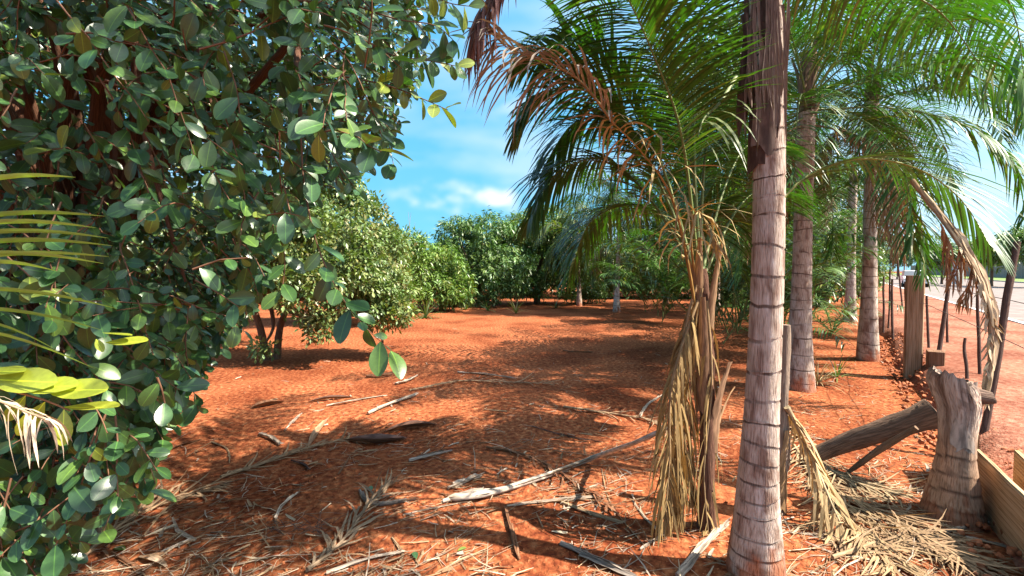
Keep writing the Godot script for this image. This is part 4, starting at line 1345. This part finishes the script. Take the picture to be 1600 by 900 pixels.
# ---------------------------------------------------------------- fence, stump, log, boards
func make_fence() -> void:
	rng.seed = 60
	# palm stump
	var sbase := gp(1487, 812)
	var d := -sbase.z
	var stump := thing("palm_stump", sbase, "grey weathered palm stump with splayed base in front of the boards", "stump")
	var mb := MB.new()
	var prof := [[-0.1, 0.19], [0.0, 0.17], [0.12, 0.145], [0.25, 0.12], [0.38, 0.1], [0.5, 0.092], [0.62, 0.093], [0.72, 0.1], [0.8, 0.112], [0.87, 0.122], [0.91, 0.115], [0.93, 0.09]]
	var sides := 40
	var nr := 64
	for j in nr + 1:
		var h := lerpf(-0.1, 0.93, float(j) / nr)
		var r0 := 0.1
		for k in prof.size() - 1:
			if h >= prof[k][0]: r0 = lerpf(prof[k][1], prof[k + 1][1], clampf((h - prof[k][0]) / (prof[k + 1][0] - prof[k][0]), 0, 1))
		for k in sides + 1:
			var a := TAU * float(k % sides) / sides
			var dv := Vector3(cos(a), 0, sin(a))
			var ring := 0.0
			if h < 0.47: ring = smoothstep(0.8, 1.0, cos((h + 0.012 * sin(a * 2.0)) / 0.105 * TAU))
			var up := smoothstep(0.42, 0.7, h)
			var flute := noise.get_noise_2d(cos(a) * 170.0 + 40.0 * sin(a * 2.0), sin(a) * 170.0 + h * 14.0)
			var lump := noise.get_noise_3d(cos(a) * 90.0, h * 130.0, sin(a) * 90.0)
			var rr := r0 * (1.0 + 0.07 * lump + up * 0.20 * flute) - ring * 0.008
			var cc := Color(0.40, 0.33, 0.285).lerp(Color(0.44, 0.29, 0.2), 1.0 - up)
			cc = cc * (1.0 + 0.45 * lump + 0.5 * up * flute)
			if flute < -0.3 and h > 0.4: cc = cc.lerp(Color(0.13, 0.085, 0.065), 0.6)
			if lump > 0.34: cc = cc.lerp(Color(0.15, 0.09, 0.065), 0.6)
			cc = cc.lerp(Color(0.09, 0.05, 0.035), ring * 0.85)
			if h < 0.1 + 0.22 * lump: cc = cc.lerp(Color(0.3, 0.105, 0.048), 0.7)
			var top := (0.05 * noise.get_noise_2d(cos(a) * 130.0, sin(a) * 130.0) - 0.04 * cos(a - 0.4)) * smoothstep(0.75, 0.9, h)
			mb.vert(sbase + Vector3(0.03 * h - 0.05 * smoothstep(0.7, 0.9, h), h + top, 0) + dv * rr, dv, Vector2(float(k) / sides, h), cc)
	for j in nr:
		for k in sides:
			var a := j * (sides + 1) + k
			mb.quad(a, a + 1, a + sides + 2, a + sides + 1)
	var cc2 := mb.vert(sbase + Vector3(-0.02, 0.86, 0), Vector3.UP, Vector2(0.5, 0.5), Color(0.2, 0.14, 0.11))
	var e0 := nr * (sides + 1)
	for k in sides:
		mb.tri(cc2, e0 + k, e0 + k + 1)
	part(stump, "trunk", mb.mesh(), M.palm_bark)
	for k in 5:
		var saz := PI * 0.62 + k * 0.33
		sheath(stump, sbase + Vector3(sin(saz) * 0.055, 0.46 + 0.05 * (k % 3), -cos(saz) * 0.055), saz, rng.randf_range(0.3, 0.36), 0.07, 0.03, Color(0.42, 0.34, 0.29) * rng.randf_range(0.75, 1.1))
	var knob := MB.new()
	var kp := at(1520, 618, d)
	knob.tube([kp - Vector3(0.06, 0, 0.02), kp, kp + Vector3(0.07, -0.01, 0.03), kp + Vector3(0.1, -0.03, 0.03)], [0.05, 0.055, 0.045, 0.02], 9, [Color(0.2, 0.13, 0.1)], true, 0.15)
	part(stump, "knot", knob.mesh(), M.bark)
	# fallen log leaning towards the stump
	var l0 := gp(1272, 728)
	l0.y += 0.08
	var l1 := at(1452, 648, 3.35)
	var lg := MB.new()
	lg.tube(spline([l0, l0.lerp(l1, 0.35) + Vector3(0, 0.02, 0), l0.lerp(l1, 0.75), l1, l1 + (l1 - l0).normalized() * 0.05], 14), [0.045, 0.06, 0.066, 0.07, 0.074, 0.078, 0.08, 0.084, 0.088, 0.092, 0.098, 0.106, 0.108, 0.085, 0.03], 16, [Color(0.27, 0.17, 0.115), Color(0.33, 0.21, 0.14), Color(0.22, 0.14, 0.1)], true, 0.12)
	single("fallen_log", lg, M.bark, Vector3(l0.x, 0, l0.z), "brown palm log leaning against the grey stump", "log")
	var br := MB.new()
	var b0 := gp(1322, 742)
	br.tube(spline([b0 + Vector3(0, 0.01, 0), b0.lerp(at(1432, 668, 3.22), 0.5) + Vector3(0, 0.02, 0), at(1432, 668, 3.22)], 8), [0.012, 0.016, 0.02, 0.022, 0.024, 0.024, 0.022, 0.02, 0.016], 8, [Color(0.33, 0.21, 0.14)], true, 0.1)
	single("stick", br, M.bark, b0, "straight stick lying along the leaning palm log", "stick")
	# boards that hold back the verge
	var boards := [
		[gp(1524, 792), gp(1655, 960), 0.0, 0.40, 0.012, "wide sawn board on edge beside the stump, nearest the camera", Color(0.43, 0.295, 0.19)],
		[gp(1500, 742), gp(1523, 783), 0.08, 0.47, 0.012, "short upright board end standing behind the stump", Color(0.52, 0.33, 0.17)],
		[along(gp(1524, 792), -0.1, 0.16), along(gp(1524, 792), -1.3, 0.2), 0.12, 0.46, 0.012, "second sawn board half buried behind the wide one", Color(0.46, 0.29, 0.16)]]
	for q in boards:
		var bb := MB.new()
		var a: Vector3 = q[0]
		var z: Vector3 = q[1]
		var dir := (z - a).normalized()
		var nn := dir.cross(Vector3.UP)
		var o: Vector3 = (a + z) * 0.5 + Vector3(0, (q[2] + q[3]) * 0.5 - 0.02, 0)
		plank(bb, o, dir * (z - a).length() * 0.5, Vector3(0, (q[3] - q[2]) * 0.5 + 0.02, 0), nn * q[4], q[6])
		single("board", bb, M.wood, Vector3(a.x, 0, a.z), q[5], "board", "boards along the fence")
	# square post
	var pb := gp(1425, 592)
	var pd := -pb.z
	var pm := MB.new()
	var pw := 13.5 / FPX * pd
	plank(pm, pb + Vector3(0, 0.74, 0), Vector3(0, 0.80, 0), KDIR * pw * 0.8, KN * pw * 0.8, Color(0.36, 0.25, 0.17))
	single("fence_post", pm, M.wood, pb, "thick square tan fence post standing taller than its neighbours", "post", "fence posts")
	var bp := gp(1460, 598)
	var bm := MB.new()
	plank(bm, bp + Vector3(0, 0.18, 0), Vector3(0, 0.28, 0), KDIR * 0.13, KN * 0.09, Color(0.22, 0.125, 0.08))
	single("fence_post", bm, M.wood, bp, "short dark block of wood behind the stump's top", "post", "fence posts")
	var pp := gp(1364, 530)
	var p3 := MB.new()
	plank(p3, pp + Vector3(0, 0.7, 0), Vector3(0, 0.78, 0), KDIR * 0.07, KN * 0.07, Color(0.42, 0.26, 0.15))
	single("fence_post", p3, M.wood, pp, "tan fence post touching the straight palm by the fence", "post", "fence posts")
	# stakes: x, y at foot, x, y at top, radius, words
	var stakes := [
		[1533, 700, 1590, 378, 0.028, 3.9, "long dark stake leaning outwards behind the hanging dry frond"],
		[1462, 578, 1482, 452, 0.03, 7.4, "dark broken stake leaning beside the square post"],
		[1511, 600, 1508, 528, 0.018, 5.6, "short thin stake between the block and the leaning stake"],
		[1395, 520, 1394, 436, 0.022, 9.4, "thin stake in front of the tan far post"],
		[1380, 512, 1381, 432, 0.022, 10.4, "slim upright stake just beyond the straight palm"],
		[1436, 560, 1434, 400, 0.022, 8.3, "tall thin stake right behind the square post"],
		[1480, 520, 1478, 395, 0.02, 8.6, "thin tall stick rising through the dry frond ends"],
		[1410, 480, 1402, 400, 0.025, 15.0, "thin stick standing far down the fence"],
		[1388, 505, 1391, 418, 0.02, 11.2, "thin stake between the tan far post and the sticks beyond"],
		[1451, 540, 1448, 462, 0.02, 8.0, "short dark stick between square post and broken stake"],
		[1418, 520, 1414, 440, 0.02, 9.8, "thin stake half hidden by the square post"],
		[1530, 560, 1527, 455, 0.018, 5.9, "thin crooked stake behind the hanging dry frond"]]
	for q in stakes:
		var s := MB.new()
		var a := at(q[0], q[1], q[5])
		var b := at(q[2], q[3], q[5] + 0.1)
		var foot := a + (a - b) * ((a.y - VERGE + 0.06) / (b.y - a.y)) if a.y > VERGE else a
		if a.y > VERGE - 0.02: a = Vector3(foot.x, VERGE - 0.06, foot.z)
		s.tube(spline([a, a.lerp(b, 0.4) + rv(0.012), a.lerp(b, 0.75) + rv(0.012), b], 8), [q[4] * 1.1, q[4], q[4], q[4] * 1.05, q[4], q[4] * 0.95, q[4] * 0.95, q[4] * 0.9, q[4] * 0.8], 8, [Color(0.17, 0.105, 0.085)], true, 0.12)
		single("stake", s, M.bark, a, q[6], "stake", "fence stakes")
	# wires
	for q in [[[1364, 440, 9.6], [1425, 436, 7.2], [1480, 450, 5.4], [1582, 470, 3.95], [1700, 500, 3.2], "upper fence wire running from the square post to the leaning stake"], [[1364, 470, 9.6], [1425, 470, 7.2], [1480, 490, 5.4], [1565, 528, 3.95], [1700, 590, 3.2], "lower fence wire below the first one"]]:
		var w := MB.new()
		var pts := []
		for j in 5: pts.append(at(q[j][0], q[j][1], q[j][2]))
		var rr := []
		for j in 25: rr.append(0.0035)
		w.tube(spline(pts, 24), rr, 5, [Color(0.10, 0.085, 0.08)])
		single("fence_wire", w, M.metal, pts[0], q[5], "wire", "fence wires")
	# knob of wood on the leaning stake
	# dry hanging frond from the row, its end drooping over the fence
	var hang := thing("hanging_frond", at(1500, 385, 3.0), "bleached dry frond stem hanging down over the fence", "frond")
	frond(hang, "dry_frond", [at(1425, 282, 3.4), at(1470, 340, 3.25), at(1505, 392, 3.12), at(1532, 440, 3.05), at(1546, 500, 3.0), at(1545, 570, 2.98), at(1538, 632, 2.97)],
		{"n": 40, "len": 0.13, "width": 0.009, "col": Color(0.58, 0.46, 0.32), "rcol": Color(0.5, 0.36, 0.22), "droop": 0.55, "plume": 0.3, "dead": true, "curl": 0.22, "t0": 0.3, "fwd": 1.0, "r0": 0.02})
	var pet := MB.new()
	torn(pet, spline([at(1440, 300, 3.36), at(1482, 352, 3.22), at(1510, 395, 3.12), at(1534, 445, 3.05), at(1548, 505, 3.0), at(1548, 570, 2.98), at(1540, 628, 2.97)], 16), 0.042, Color(0.52, 0.39, 0.26))
	part(hang, "petiole", pet.mesh(), M.dry)
	for q in [[1470, 350, 1480, 420, 3.2], [1500, 380, 1488, 440, 3.15], [1520, 400, 1505, 470, 3.1]]:
		frond(hang, "dry_frond", [at(q[0], q[1], q[4]), at((q[0] + q[2]) * 0.5 + 6, (q[1] + q[3]) * 0.5, q[4]), at(q[2], q[3], q[4])], {"n": 16, "len": 0.2, "width": 0.006, "col": Color(0.42, 0.22, 0.12), "rcol": Color(0.4, 0.22, 0.12), "droop": 0.7, "dead": true, "curl": 0.15, "t0": 0.0, "fwd": 1.2, "r0": 0.006})


func plank(mb: MB, o: Vector3, x: Vector3, y: Vector3, z: Vector3, col: Color) -> void:
	# a sawn piece with slightly uneven, chamfered long edges; x along, uv follows the grain
	var n := 8
	var ring := [[-1.0, -0.82], [-0.9, -1.0], [0.9, -1.0], [1.0, -0.82], [1.0, 0.82], [0.9, 1.0], [-0.9, 1.0], [-1.0, 0.82]]
	var k0 := mb.v.size()
	for j in n + 1:
		var f := float(j) / n * 2.0 - 1.0
		var wob := 1.0 + 0.025 * noise.get_noise_2d(j * 60.0, o.x * 50.0)
		for q in 9:
			var r: Array = ring[q % 8]
			var p: Vector3 = o + x * f + y * r[0] * wob + z * r[1]
			var nn: Vector3 = (y.normalized() * (r[0] if absf(r[0]) > 0.95 else r[0] * 0.15) + z.normalized() * (r[1] if absf(r[1]) > 0.95 else r[1] * 0.15)).normalized()
			mb.vert(p, nn, Vector2((r[0] * y.length() + r[1] * z.length()) * 1.0, f * x.length() * 0.3), col)
	for j in n:
		for q in 8:
			var a := k0 + j * 9 + q
			mb.quad(a, a + 1, a + 10, a + 9)
	for e in [0, n]:
		var nn := (x if e else -x).normalized()
		var c := mb.vert(o + x * (1.0 if e else -1.0), nn, Vector2(0.1, 0.1), col * 0.9)
		var k1 := mb.v.size()
		for q in 8: mb.vert(mb.v[k0 + e * 9 + q], nn, Vector2(0.1 + 0.05 * q, 0.1), col * 0.9)
		for q in 8: mb.tri(c, k1 + q, k1 + (q + 1) % 8)


# ---------------------------------------------------------------- what lies on the soil
func on_soil(px: float, py: float, lift := 0.0) -> Vector3:
	var p := gp(px, py)
	p.y = soil_h(p.x, p.z) + lift
	return p


func shell(mb: MB, pts: Array, w: float, bow: float, col: Color, col2: Color) -> void:
	# a dry boat-shaped bract or sheath lying open
	var sp := spline(pts, 10)
	var across := 6
	var k0 := mb.v.size()
	for j in 11:
		var t := j / 10.0
		var td: Vector3 = (sp[mini(j + 1, 10)] - sp[maxi(j - 1, 0)]).normalized()
		var s := td.cross(Vector3.UP).normalized()
		var hw := w * pow(sin(PI * clampf(0.03 + 0.95 * t, 0, 1)), 1.1) * (1.0 + 0.12 * noise.get_noise_2d(j * 90.0, sp[0].x * 200.0))
		for k in across + 1:
			var f := float(k) / across * 2.0 - 1.0
			var y := bow * hw * f * f + 0.006 * noise.get_noise_2d(k * 80.0, j * 50.0 + sp[0].x * 100.0)
			var p: Vector3 = sp[j] + s * f * hw * (1.0 - 0.2 * bow * f * f) + Vector3(0, y + 0.006, 0)
			mb.vert(p, (Vector3.UP - s * f * bow).normalized(), Vector2(f * 0.5, t * 0.5), col.lerp(col2, absf(f)))
	for j in 10:
		for k in across:
			var a := k0 + j * (across + 1) + k
			mb.quad(a, a + 1, a + across + 2, a + across + 1)


func torn(mb: MB, sp: Array, w: float, col: Color) -> void:
	# a dry split stem: one core and several ragged strips of uneven length
	var m := sp.size()
	var rr := []
	for j in m: rr.append(w * lerpf(0.55, 0.3, float(j) / m) * rng.randf_range(0.75, 1.15))
	mb.tube(sp, rr, 6, [col, col * 1.2, col * 0.8, col], true, 0.3)
	for s in rng.randi_range(3, 5):
		var a := rng.randi_range(0, m / 3)
		var b := rng.randi_range(m * 2 / 3, m - 1)
		var td: Vector3 = (sp[m - 1] - sp[0]).normalized()
		var side := td.cross(Vector3.UP).normalized()
		var off := side * rng.randf_range(-0.8, 0.8) * w + Vector3(0, rng.randf_range(-0.2, 0.5) * w, 0)
		var pts := []
		var hw := []
		for j in range(a, b + 1):
			pts.append(sp[j] + off + rv(w * 0.22))
			hw.append(w * rng.randf_range(0.25, 0.6))
		pts.append(pts[-1] + td * w * rng.randf_range(0.5, 2.5) + rv(w * 0.7))
		hw.append(w * 0.06)
		mb.blade(pts, hw, side + Vector3(0, rng.randf_range(-0.6, 0.6), 0), 0.5, [col * rng.randf_range(0.65, 1.35)])


func make_litter() -> void:
	rng.seed = 70
	var pale := Color(0.50, 0.40, 0.32)
	var tan := Color(0.42, 0.28, 0.17)
	var dark := Color(0.13, 0.075, 0.065)
	var rust := Color(0.26, 0.125, 0.07)
	# sticks: list of image points on the soil, radius, colour, words
	var sticks := [
		[[[572, 589], [592, 588], [612, 586]], 0.035, rust, "thick brown roll of bark lying beyond the sunny strip"],
		[[[618, 602], [636, 596], [652, 588]], 0.03, pale, "bleached twisted piece next to the brown bark roll"],
		[[[510, 635], [560, 627], [605, 620]], 0.016, pale, "pale straight stick below the bark roll"],
		[[[575, 650], [610, 637], [650, 620]], 0.03, pale, "long bleached leaf stem on the shade's edge"],
		[[[445, 672], [460, 658], [472, 648]], 0.016, pale, "short pale stick alone on the sunlit soil"],
		[[[405, 678], [420, 684], [436, 693]], 0.024, pale, "stubby bleached chip on the sunlit soil"],
		[[[639, 722], [672, 714], [706, 702]], 0.026, Color(0.42, 0.36, 0.32), "grey weathered strip of bark in the shade"],
		[[[455, 721], [472, 727], [485, 737]], 0.013, dark, "small dark curved twig under the long dry frond"],
		[[[430, 815], [440, 795], [464, 775]], 0.012, pale, "thin pale twig rising from the fibre heap"],
		[[[510, 897], [570, 880], [630, 864]], 0.013, pale, "straight pale stick at the lower edge of the picture"],
		[[[612, 842], [630, 870], [606, 898]], 0.008, tan, "bent tan twig at the lower edge beside a green leaf"],
		[[[562, 772], [572, 790], [600, 795], [650, 785]], 0.017, Color(0.36, 0.29, 0.25), "grey curved strip of bark in the middle of the shade"],
		[[[700, 770], [725, 760], [750, 750]], 0.022, pale, "short pale splinter above the big bleached stem"],
		[[[630, 808], [680, 797], [735, 787]], 0.008, pale, "thin pale twig below the big bleached stem"],
		[[[792, 793], [860, 786], [945, 780]], 0.012, pale, "straight pale stick below the raised bleached stem"],
		[[[790, 795], [800, 835], [810, 876]], 0.014, rust, "brown stick pointing at the camera in the shade"],
		[[[877, 787], [920, 803], [970, 820]], 0.016, tan, "tan split stem in front of the dry skirt"],
		[[[832, 667], [890, 680], [940, 690]], 0.009, dark, "long dark thin stick across the shaded soil"],
		[[[1000, 652], [1012, 632], [1035, 617]], 0.018, pale, "pale hooked root left of the slender palm"],
		[[[1000, 856], [1028, 842], [1056, 820]], 0.012, pale, "pale forked twig in front of the slender palm"],
		[[[940, 735], [955, 790], [1010, 855]], 0.007, tan, "thin tan arc of dry leaf rib"],
		[[[965, 740], [1000, 800], [1040, 840]], 0.007, pale, "second thin arc of dry leaf rib"],
		[[[650, 885], [657, 872], [662, 862]], 0.008, tan, "tiny upright chip near the bent tan twig"],
		[[[1410, 843], [1480, 838], [1556, 822]], 0.016, pale, "pale straight stick in front of the stump"],
		[[[1425, 832], [1500, 845], [1582, 862]], 0.013, pale, "bleached stick crossing in front of the boards"],
		[[[1230, 835], [1300, 838], [1370, 830]], 0.009, pale, "thin pale stick beside the nearest trunk's foot"],
		[[[225, 838], [260, 800], [300, 775]], 0.012, tan, "tan stick sticking out from under the dark tree"],
		[[[175, 862], [205, 880], [228, 898]], 0.014, rust, "brown stick under the lowest leaves of the dark tree"],
		[[[330, 690], [356, 700], [358, 720]], 0.012, tan, "little broken twig with stubs on the sunny soil"],
		[[[230, 722], [270, 700], [312, 688]], 0.016, rust, "brown stick at the shadow edge by the dark tree"],
		[[[680, 900], [720, 880], [770, 862]], 0.007, tan, "thin tan twig near the bottom middle"],
		[[[880, 548], [900, 553], [925, 551]], 0.03, rust, "brown piece of bark far out in the shade"],
		[[[715, 586], [760, 588], [800, 592]], 0.026, Color(0.36, 0.27, 0.22), "grey bark strip at the far shade edge"]]
	for q in sticks:
		var pts := []
		for p in q[0]: pts.append(on_soil(p[0], p[1], q[1] * 0.8))
		var mb := MB.new()
		var sp := spline(pts, 8)
		var rr := []
		for j in 9: rr.append(q[1] * (0.8 + 0.35 * sin(j * 1.1 + q[1] * 300.0)) * (0.55 if j == 0 or j == 8 else 1.0))
		torn(mb, sp, q[1], q[2])
		single("stick", mb, M.dry, sp[0], q[3], "stick", "sticks lying on the red soil")
	# bracts and sheaths
	var shells := [
		[[[542, 684], [590, 688], [636, 683]], 0.085, dark, Color(0.2, 0.13, 0.12), "dark boat-shaped flower bract in the shade"],
		[[[600, 672], [640, 668], [682, 664]], 0.075, rust, dark, "brown boat-shaped bract just behind the dark one"],
		[[[392, 640], [415, 635], [443, 627]], 0.07, Color(0.28, 0.15, 0.1), rust, "flat brown sheath on the sunlit soil"],
		[[[480, 627], [515, 624], [552, 622]], 0.045, rust, dark, "narrow brown sheath lying flat on the sunlit soil"],
		[[[482, 697], [495, 675], [514, 655]], 0.05, Color(0.36, 0.2, 0.12), tan, "curled brown sheath at the shade's edge"],
		[[[875, 846], [930, 872], [995, 905]], 0.04, Color(0.25, 0.2, 0.18), Color(0.34, 0.28, 0.24), "dark grey split sheath at the bottom of the picture"],
		[[[1058, 900], [1095, 865], [1140, 822]], 0.035, Color(0.32, 0.26, 0.22), pale, "frayed grey sheath leaning at the nearest trunk's foot"],
		[[[690, 788], [735, 780], [790, 768]], 0.04, pale, Color(0.62, 0.54, 0.46), "broad bleached leaf base at the end of the raised stem"],
		[[[215, 868], [240, 875], [262, 884]], 0.03, pale, tan, "small pale dry leaf under the dark tree"],
		[[[346, 742], [380, 733], [420, 722]], 0.02, tan, rust, "thin dry leaf blade lying under the long dry frond"]]
	for q in shells:
		var pts := []
		for p in q[0]: pts.append(on_soil(p[0], p[1], 0.006))
		var mb := MB.new()
		if q[4].contains("split") or q[4].contains("frayed") or q[4].contains("broad"):
			for k in 2: torn(mb, spline([pts[0] + rv(0.01), pts[1] + Vector3(0, 0.02, 0), pts[2] + rv(0.02)], 9), q[1] * 0.62, (q[2] as Color).lerp(q[3], rng.randf()))
		else:
			shell(mb, pts, q[1] * 0.85, 0.8, q[2], q[3])
		single("dry_sheath", mb, M.dry, pts[0], q[4], "dry sheath", "dry sheaths lying on the red soil")
	# the big bleached stem that rises to the slender palm
	var big := MB.new()
	var bp := [on_soil(700, 786, 0.03), on_soil(760, 782, 0.04), on_soil(850, 752, 0.035), on_soil(925, 725, 0.05), at(1000, 688, 2.95), at(1070, 654, 2.85)]
	var br := []
	for j in 19: br.append(lerpf(0.026, 0.012, j / 18.0) * (0.4 if j == 0 else 1.0))
	big.tube(spline(bp, 18), br, 9, [pale * 0.85, pale, Color(0.6, 0.5, 0.42), Color(0.66, 0.56, 0.46)], true, 0.22)
	for k in 3: torn(big, spline(bp.slice(0, 4), 12), 0.02, pale * rng.randf_range(0.7, 1.1))
	single("frond_stem", big, M.dry, bp[0], "long bleached frond stem rising from the soil to the slender palm", "frond stem")
	# whole dry fronds on the ground
	var dry := [
		[[[345, 750], [400, 728], [470, 705], [545, 683]], 26, 0.32, tan, "long dry frond lying along the shadow edge"],
		[[[480, 893], [530, 850], [575, 800], [610, 765]], 22, 0.35, Color(0.34, 0.24, 0.16), "bundled dry frond pointing away in the shade"],
		[[[120, 880], [180, 830], [250, 790], [330, 770]], 26, 0.4, tan, "dry frond under the drooping leaves of the dark tree"],
		[[[1240, 700], [1290, 770], [1340, 830], [1400, 890]], 44, 0.5, Color(0.50, 0.35, 0.2), "straw-coloured dry frond heaped between trunk and stump"],
		[[[1260, 740], [1340, 790], [1420, 830], [1500, 880]], 44, 0.5, Color(0.44, 0.3, 0.18), "second dry frond of the heap, reaching the boards"],
		[[[1230, 660], [1275, 720], [1330, 760], [1390, 780]], 36, 0.45, Color(0.56, 0.42, 0.26), "uppermost pale frond of the heap by the trunk"],
		[[[1300, 880], [1380, 850], [1440, 860], [1520, 890]], 34, 0.4, Color(0.42, 0.28, 0.17), "dry frond lying across the lower right corner"],
		[[[760, 700], [830, 720], [900, 760], [960, 800]], 18, 0.3, rust, "brown dry frond half buried in the shaded soil"],
		[[[640, 610], [720, 600], [800, 598], [860, 600]], 16, 0.4, tan, "dry frond stretched out at the far shade edge"],
		[[[880, 640], [960, 648], [1020, 660], [1060, 690]], 18, 0.35, tan, "dry frond behind the raised bleached stem"]]
	for q in dry:
		var pts := []
		for p in q[0]: pts.append(on_soil(p[0], p[1], 0.02))
		var t := thing("dry_fallen_frond", pts[0], q[4], "dry frond", "dry fronds fallen on the soil")
		var heap: bool = q[1] > 33
		frond(t, "rachis", pts, {"n": q[1] + (22 if heap else 0), "len": q[2], "width": 0.0058 if heap else 0.008, "col": (q[3] as Color) * (0.85 if heap else 1.0), "rcol": (q[3] as Color) * 1.1, "droop": 0.12, "plume": 0.35 if heap else 0.15, "dead": true, "curl": 0.16 if heap else 0.22, "t0": 0.05, "fwd": 1.5 if heap else 2.4, "ground": not heap, "r0": 0.013, "indiv": 26 if heap else 0})
	# heap of dark fibre
	var hp := on_soil(470, 828)
	var fh := thing("fibre_heap", hp, "small heap of dark palm fibre on the shaded soil", "fibre heap")
	for k in 40:
		var mb := MB.new()
		var a := hp + Vector3(rng.randf_range(-0.2, 0.2), 0.01, rng.randf_range(-0.07, 0.07))
		var dv := Vector3(rng.randf_range(-1, 1), rng.randf_range(0.0, 0.35), rng.randf_range(-0.5, 0.5)).normalized() * rng.randf_range(0.05, 0.16)
		mb.tube([a, a + dv * 0.5 + Vector3(0, 0.012, 0), a + dv], [0.002, 0.002, 0.001], 3, [Color(0.1, 0.06, 0.05)], false)
		part(fh, "fibre", mb.mesh(), M.twig)
	# green leaves dropped on the soil
	var lm := leaf_mesh(0.24, 5, 0.1)
	for q in [[580, 765, 0.08, 1, "small fallen green leaf beside the curved bark strip"], [651, 876, 0.07, 1, "round fallen green leaf at the bottom middle"], [715, 866, 0.06, 4, "fallen yellow-green leaf by the thin twig at the bottom"], [196, 858, 0.09, 3, "fallen green leaf under the lowest branches"]]:
		var o := MeshInstance3D.new()
		o.name = numbered("fallen_leaf")
		o.mesh = lm
		o.material_override = M["leaf%d" % q[3]]
		add_child(o)
		o.transform = Transform3D(leaf_basis(Vector3(rng.randf_range(-1, 1), 0.05, rng.randf_range(-1, 1)), Vector3.UP, q[2]), on_soil(q[0], q[1], 0.012))
		tag(o, q[4], "leaf", "green leaves fallen on the soil")
	# straw tuft at the foot of the second palm
	tuft("straw_tuft", gp(1278, 600), 40, 0.5, 0.006, Color(0.46, 0.36, 0.2), 5, "tuft of dry straw at the foot of the second ringed palm", "straw", true)
	tuft("grass_tuft", gp(1308, 592), 20, 0.45, 0.008, Color(0.14, 0.2, 0.06), 6, "thin green tuft between the second palm and the straight one", "grass tuft")
	# straw and chips nobody could count
	var lit := MB.new()
	for k in 13000:
		var px := rng.randf_range(-100, 1500)
		var py := 470.0 + 520.0 * pow(rng.randf(), 0.9)
		var p := gp(px, py)
		if -p.z > 16.0: continue
		var dens := 0.24 + 1.4 * noise.get_noise_2d(p.x * 36.0, p.z * 36.0)
		var shade := (p - gp(600, 610)).dot(KN)
		dens += 0.28 if shade > -0.3 else -0.05
		if px > 1180: dens += 0.25
		if rng.randf() > dens: continue
		if (p - fence_o).dot(KN) > -0.05: continue
		p.y = soil_h(p.x, p.z) + 0.006
		var L := rng.randf_range(0.03, 0.17) * (1.0 if rng.randf() < 0.88 else 2.6)
		var a := rng.randf() * TAU
		if rng.randf() < 0.5: a = rng.randfn(0.35, 0.4)
		var dv := Vector3(cos(a), rng.randf_range(0.0, 0.12), -sin(a))
		var bend := Vector3(-dv.z, 0, dv.x) * rng.randf_range(-0.2, 0.2)
		var w := rng.randf_range(0.0013, 0.0042) * (1.0 if rng.randf() < 0.88 else 2.8)
		var c: Color = [pale, tan, Color(0.34, 0.19, 0.11), tan, Color(0.62, 0.5, 0.36), pale][rng.randi() % 6] * rng.randf_range(0.7, 1.2)
		var q0 := p
		var q1 := p + dv * L * 0.5 + bend * L * 0.5
		var q2 := p + dv * L
		q1.y = maxf(q1.y, soil_h(q1.x, q1.z) + 0.005)
		q2.y = maxf(q2.y, soil_h(q2.x, q2.z) + 0.003)
		lit.blade([q0, q1, q2], [w, w, w * 0.4], Vector3(-dv.z, 0.3, dv.x), 0.5, [c])
	var lo := setting("ground_litter", lit.mesh(), M.dry, "stuff")
	lo.set_meta("label", "scattered straw, leaf bits and chips on the red soil")
	# crumbs of soil
	var cm := MB.new()
	cm.tube([Vector3(0, -0.8, 0), Vector3(0, -0.5, 0), Vector3(0.1, 0.2, 0.05), Vector3(0, 0.75, 0)], [0.4, 0.9, 0.85, 0.25], 6, [Color.WHITE], true, 0.15)
	var xf := []
	var cs := []
	for k in 6500:
		var py := 500.0 + 480.0 * pow(rng.randf(), 0.75)
		var p := gp(rng.randf_range(-150, 1650), py)
		if -p.z > 12.0: continue
		var over := (p - fence_o).dot(KN)
		if over > -0.3:
			continue
		p.y = soil_h(p.x, p.z) + 0.001
		var s := rng.randf_range(0.002, 0.006) * (1.0 if rng.randf() < 0.93 else 2.2)
		xf.append(Transform3D(Basis.from_euler(rv(3.0)).scaled(Vector3.ONE * s), p))
		cs.append(Color(0.42, 0.14, 0.055) * rng.randf_range(0.6, 1.25))
	for k in 900:
		var t := rng.randf_range(-1.5, 9.0)
		var p := along(fence_o, t, rng.randf_range(-0.12, 0.5))
		p.y = 0.03 + 0.2 * smoothstep(0.0, 0.35, (p - fence_o).dot(KN)) + rng.randf() * 0.03
		var s := rng.randf_range(0.006, 0.03)
		xf.append(Transform3D(Basis.from_euler(rv(3.0)).scaled(Vector3.ONE * s), p))
		cs.append(Color(0.38, 0.13, 0.06) * rng.randf_range(0.6, 1.2))
	var cr := multi(self, "soil_crumbs", cm.mesh(), M.plain, xf, cs)
	cr.set_meta("label", "crumbs and clods of loose red soil")


func _ready() -> void:
	noise.seed = 3
	noise.frequency = 0.02
	noise.noise_type = FastNoiseLite.TYPE_SIMPLEX_SMOOTH
	soil_noise.seed = 4
	soil_noise.frequency = 0.5
	soil_noise.noise_type = FastNoiseLite.TYPE_SIMPLEX_SMOOTH
	make_camera_and_light()
	make_materials()
	make_ground()
	make_far_side()
	make_background_trees()
	print("trees ", Time.get_ticks_msec())
	make_palms()
	print("palms ", Time.get_ticks_msec())
	make_broadleaf()
	print("broadleaf ", Time.get_ticks_msec())
	make_fence()
	make_litter()
	print("done ", Time.get_ticks_msec())
